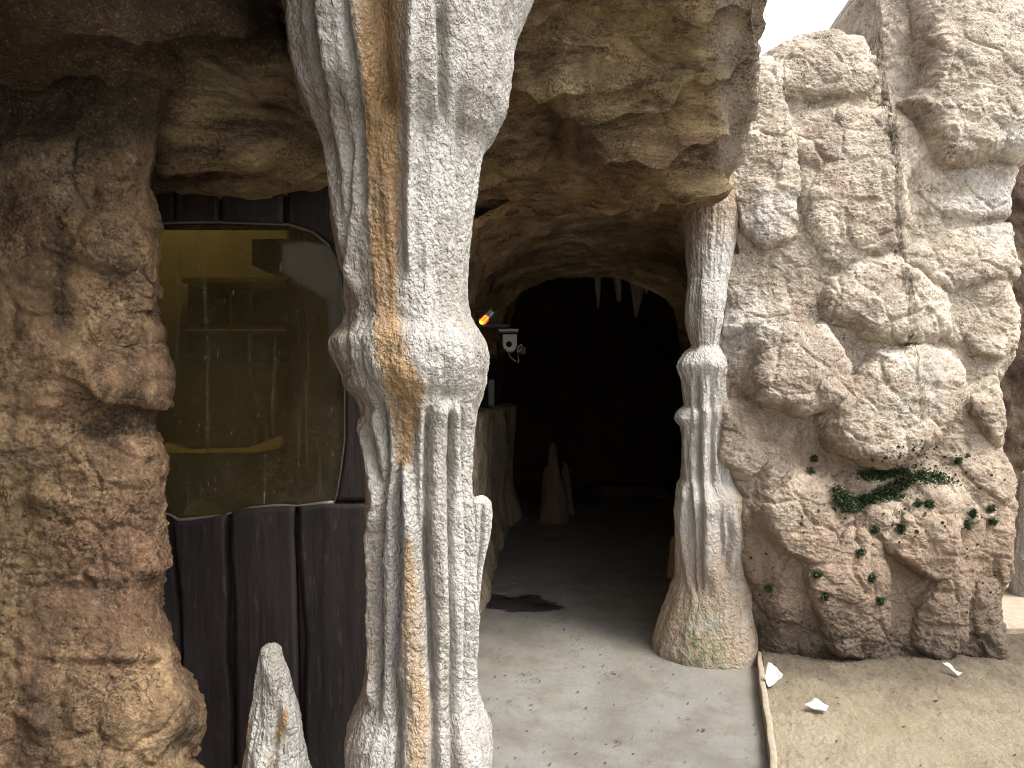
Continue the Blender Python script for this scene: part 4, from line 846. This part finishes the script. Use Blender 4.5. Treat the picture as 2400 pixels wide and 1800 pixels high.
# ================================================================== kerb, litter, moss
kd = (K0 - K1) / np.linalg.norm(K0 - K1); kn = np.array([kd[1], -kd[0]])
n = 160; P = np.zeros((n, 9, 3)); sec = [(-.015, -.02), (-.015, .072), (-.013, .075), (-.005, .076), (.005, .076), (.012, .075), (.015, .072), (.016, .04), (.016, -.02)]
for i in range(n):
    p = K1 + (K0 + kd * .12 - K1) * i / (n - 1); w_ = .004 * math.sin(i * .13) + .002 * math.sin(i * .51)
    for j, (a_, b_) in enumerate(sec):
        p2 = p + kn * (a_ + w_); P[i, j] = (p2[0], p2[1], b_ + (.003 * math.sin(i * .21) if b_ > 0 else 0))
tag(grid_obj('kerb_board', P, M_KERB), 'narrow weathered kerb board between concrete path and sand', 'kerb')
def paper(u, v, w, h, lb, seed, stand, z, poly):
    Y = (EYE - z) * F / (v - 900); c = wpt(u, v, Y); pl = np.array(poly, float); n = 14
    a_ = np.linspace(0, len(pl), 4 * n, endpoint=False); i_ = a_.astype(int); f_ = (a_ - i_)[:, None]; rim = pl[i_] * (1 - f_) + pl[(i_ + 1) % len(pl)] * f_
    rim = rim + .03 * np.stack([np.sin(a_ * 9 + seed), np.cos(a_ * 7 + seed)], -1)
    G = np.linspace(0.02, 1, n)[:, None, None] * rim[None]; X = G[..., 0] * w / 2; Zl = G[..., 1] * h / 2
    bend = .16 * h * (np.abs(G[..., 0] * .8 + G[..., 1] * .5 + .1) - .3) + .05 * h * np.sin(G[..., 0] * 5 + seed) + .06 * h * np.abs(G[..., 1] - .4 * G[..., 0])
    Pw = np.stack([c[0] + X, c[1] + Zl * math.cos(stand) - bend * math.sin(stand), c[2] + Zl * math.sin(stand) + bend * math.cos(stand)], -1)
    o = grid_obj('paper_scrap', Pw, M_PAPER, wrap=True); so = o.modifiers.new('thickness', 'SOLIDIFY'); so.thickness = .002
    tag(o, lb, 'paper', 'scraps of white paper on the sand')
paper(1811, 1582, .10, .13, 'largest white paper scrap standing against the end of the kerb board', 3, 1.15, .11, [(-.4, 1), (.25, .75), (1, 0), (.7, -.35), (-.75, -1), (-.9, -.2)])
paper(1912, 1654, .115, .09, 'flat white paper scrap lying in the middle of the sand', 6, .35, .075, [(-1, -.1), (-.5, .5), (.2, .9), (1, -.2), (.6, -.9), (-.3, -.3)])
paper(2232, 1567, .07, .09, 'small white paper scrap lying on the sand near the foot of the boulder wall', 9, .5, .095, [(-1, 1), (.1, .6), (.4, -.3), (1, -.9), (.1, -1), (-.4, .2)])

def moss(name, pts, nrm, n, spread, size, lb=None, group=None, parent=None, seed=0):
    """a cushion of small leaf faces spread over given surface points"""
    rr = np.random.default_rng(seed); idx = rr.integers(0, len(pts), n); c = pts[idx] + rr.normal(size=(n, 3)) * spread; N_ = nrm[idx]
    c = c + N_ * (np.abs(rr.normal(size=(n, 1))) * size * .9)
    d = N_ + rr.normal(size=(n, 3)) * .8; d /= np.linalg.norm(d, axis=1)[:, None]; t = np.cross(d, rr.normal(size=(n, 3))); t /= np.linalg.norm(t, axis=1)[:, None]
    s_ = size * rr.uniform(.6, 1.3, (n, 1)); Vv = np.stack([c - d * s_ * .4, c + t * s_ * .42, c + d * s_ * .8, c - t * s_ * .42], 1).reshape(-1, 3)
    o = link(name, raw_mesh(name, Vv, np.arange(4 * n).reshape(-1, 4), smooth=False), M_MOSS, parent)
    if lb: tag(o, lb, 'moss', group)
    return o
WU, WV = project(WALLP); wfl = WALLP.reshape(-1, 3); fU, fV = WU.ravel(), WV.ravel()
def in_poly(poly):
    pu = np.array(poly, float); ins = np.zeros(fU.shape, bool)
    for k in range(len(pu)):
        (ax_, ay), (bx_, by) = pu[k], pu[(k + 1) % len(pu)]
        ins ^= ((ay > fV) != (by > fV)) & (fU < (bx_ - ax_) * (fV - ay) / (by - ay + 1e-9) + ax_)
    return np.where(ins)[0]
def w3(p): return [(1700 + x / 2.074, 1000 + y / 2.074) for x, y in p]
i1 = in_poly(w3([(512, 290), (560, 310), (620, 350), (700, 330), (800, 290), (880, 240), (1000, 225), (1060, 245), (1130, 285), (1000, 280), (900, 290), (830, 340), (800, 370), (700, 370), (640, 400), (580, 415), (540, 380)]))
moss('moss_bank', wfl[i1], wN[i1], 7500, .012, .013, 'long band of green moss on the shelf across the boulder wall', seed=1)
i2 = in_poly(w3([(650, 230), (740, 220), (860, 205), (900, 225), (780, 250), (680, 265)])); moss('moss_bank', wfl[i2], wN[i2], 1500, .011, .012, 'thin dark moss patch just above the long moss band', seed=2)
spots = [(430, 152, 10, 'small moss tuft high left above the left moss cushion'), (412, 208, 14, 'pointed moss cushion left of the long moss band'), (935, 378, 9, 'small moss tuft left of the cushion on the round knob'), (990, 365, 17, 'large moss cushion on the round knob below the band'),
         (845, 495, 16, 'moss cushion under the round knob'), (1185, 466, 15, 'lowest moss cushion of the right-hand cluster'), (1205, 420, 14, 'upper moss cushion of the right-hand cluster'), (1290, 400, 11, 'moss tuft farthest right on the wall'), (1302, 466, 8, 'tiny moss tuft below the farthest right one'),
         (440, 715, 15, 'upright moss cushion low on the left toe of rock'), (482, 830, 11, 'moss tuft below the upright cushion'), (728, 500, 12, 'flat moss cushion in the cleft beside the small knob'), (720, 735, 15, 'moss growing in the central cleft'), (1127, 163, 9, 'moss tuft above the right end of the moss band'), (660, 605, 14, 'pale moss on the middle toe of rock'), (210, 785, 13, 'moss low at the left by the column foot'), (760, 855, 16, 'moss at the bottom of the central cleft')]
for k, (x, y, r_, lb) in enumerate(spots):
    (u0, v0), = w3([(x, y)]); ii = np.where((fU - u0) ** 2 + (fV - v0) ** 2 < (r_ / 2.074 * 1.5) ** 2)[0]
    ii = ii[np.linalg.norm(wfl[ii] - wfl[ii[wfl[ii][:, 1].argmin()]], axis=1) < .035]
    moss('moss_cushion', wfl[ii], wN[ii], 60 + r_ * 14, .006, .011, lb, 'moss cushions on the boulder wall', seed=20 + k)
# dark lichen dots, too many and small to count
rr = np.random.default_rng(4); cand = in_poly(w3([(560, 150), (900, 60), (1280, 120), (1380, 300), (1330, 620), (1180, 640), (900, 560), (640, 640), (420, 560), (300, 420), (520, 300)])); cand = cand[rr.random(len(cand)) < .5]
near = in_poly(w3([(880, 70), (1180, 120), (1170, 260), (1000, 220), (820, 200), (600, 210)])); low_ = in_poly(w3([(120, 640), (230, 600), (300, 820), (700, 900), (1150, 820), (1340, 700), (1340, 1150), (180, 1160)]))
sel = np.concatenate([rr.choice(cand, 120), rr.choice(near, 90), rr.choice(low_, 90)]); VV_, QQ = [], []
for i in sel:
    c_, n_ = wfl[i] , wN[i]; t_ = np.cross(n_, [.3, .1, 1]); t_ /= np.linalg.norm(t_); b_ = np.cross(n_, t_); r_ = abs(rr.normal(0, .0045)) + .0025; base = len(VV_)
    for k in range(6): a_ = k * math.pi / 3; VV_.append(c_ + (t_ * math.cos(a_) + b_ * math.sin(a_)) * r_ * rr.uniform(.7, 1.3) + n_ * .002)
    VV_.append(c_ + n_ * (r_ * .8 + .003))
    for k in range(6): QQ.append((base + k, base + (k + 1) % 6, base + 6))
tag(link('lichen', raw_mesh('lichen', VV_, QQ), M_LICHEN), 'scattered dark lichen dots on the lower boulder wall', 'lichen', kind='stuff')
# wet patch on the tunnel floor
pts = [(1115, 1402), (1150, 1392), (1190, 1400), (1225, 1396), (1255, 1394), (1280, 1408), (1310, 1420), (1300, 1428), (1250, 1432), (1200, 1432), (1150, 1424), (1115, 1418)]
pts = cr1(np.array(pts + pts[:1], float), 160, 0)[:-1]; pts = pts + np.stack([5 * np.sin(np.arange(159) * .9), 1.6 * np.sin(np.arange(159) * 1.3 + 1)], -1); w = [wpt(u, v, (EYE - .009) * F / (v - 900)) for u, v in pts]
wv = np.array(w); ctr = wv.mean(0); rg = np.linspace(0.001, 1.25, 12)
P = ctr + rg[:, None, None] * (wv - ctr)[None]; P[..., 2] = .009
tag(grid_obj('wet_patch', P, M_WET, wrap=True, attrs={'wet': np.repeat((1.25 - rg)[:, None], len(wv), 1)}), 'dark wet patch on the concrete just inside the tunnel', 'wet patch')
# twigs
for k, (u, v, L_, a_, lb) in enumerate([(1175, 1391, .075, .35, 'pale twig just behind the dark wet patch'), (1203, 1368, .06, .1, 'thin pale twig farthest back in the tunnel'), (1137, 1438, .05, 1.2, 'short pale twig in front of the dark wet patch'), (1312, 1400, .12, 2.3, 'thin curved twig at the right end of the wet patch')]):
    c = Vector(wpt(u, v, (EYE - .012) * F / (v - 900))); d = Vector((math.cos(a_), math.sin(a_), 0)) * L_ / 2; mb = MB(); mb.tube([c - d, c + Vector((d.y * .2, -d.x * .2, .004)), c + d], .0035, 6)
    tag(mb.build('twig', M_KERB, None, True), lb, 'twig', 'twigs on the tunnel floor')
# leaf crumbs over the floor and the sand
rr = np.random.default_rng(9); VV_, QQ = [], []
def flake(x, y, z, s_):
    a_ = rr.uniform(0, 6.28); b = len(VV_); d = np.array([math.cos(a_), math.sin(a_), 0]); e_ = np.array([-d[1], d[0], 0]); c_ = np.array([x, y, z]); k_ = rr.uniform(.25, .6)
    for f_, g_ in ((-1, 0), (-.2, -k_), (1, -.1), (.3, k_)): VV_.append(c_ + d * s_ * f_ + e_ * s_ * g_ + np.array([0, 0, rr.uniform(0, .4) * s_]))
    QQ.append((b, b + 1, b + 2, b + 3))
for k in range(420):
    y = rr.uniform(2.9, 7.5); x = rr.uniform(-.35, min(kerb_x(min(y, 4.7)) - .03, 1.3)); flake(x, y, .006, abs(rr.normal(0, .005)) + .0025)
for (u, v, n_, sp) in [(1235, 1590, 26, .035), (1425, 1580, 16, .05), (1195, 1650, 7, .02), (1340, 1420, 10, .1), (1390, 1360, 14, .12), (1150, 1678, 8, .02), (1440, 1745, 6, .02), (1260, 1460, 8, .12)]:
    Y = EYE * F / (v - 900); c = wpt(u, v, Y)
    for k in range(n_): flake(c[0] + rr.normal(0, sp), c[1] + rr.normal(0, sp * 1.2), .007, abs(rr.normal(0, .005)) + .004)
for k in range(150):
    y = rr.uniform(3.1, 4.6); x = rr.uniform(kerb_x(y) + .05, 3.2); flake(x, y, sand_z(x, y) + .004, abs(rr.normal(0, .005)) + .003)
tag(link('leaf_litter', raw_mesh('leaf_litter', VV_, QQ, smooth=False), M_LITTER), 'dark leaf crumbs scattered over the concrete path and sand', 'litter', kind='stuff')
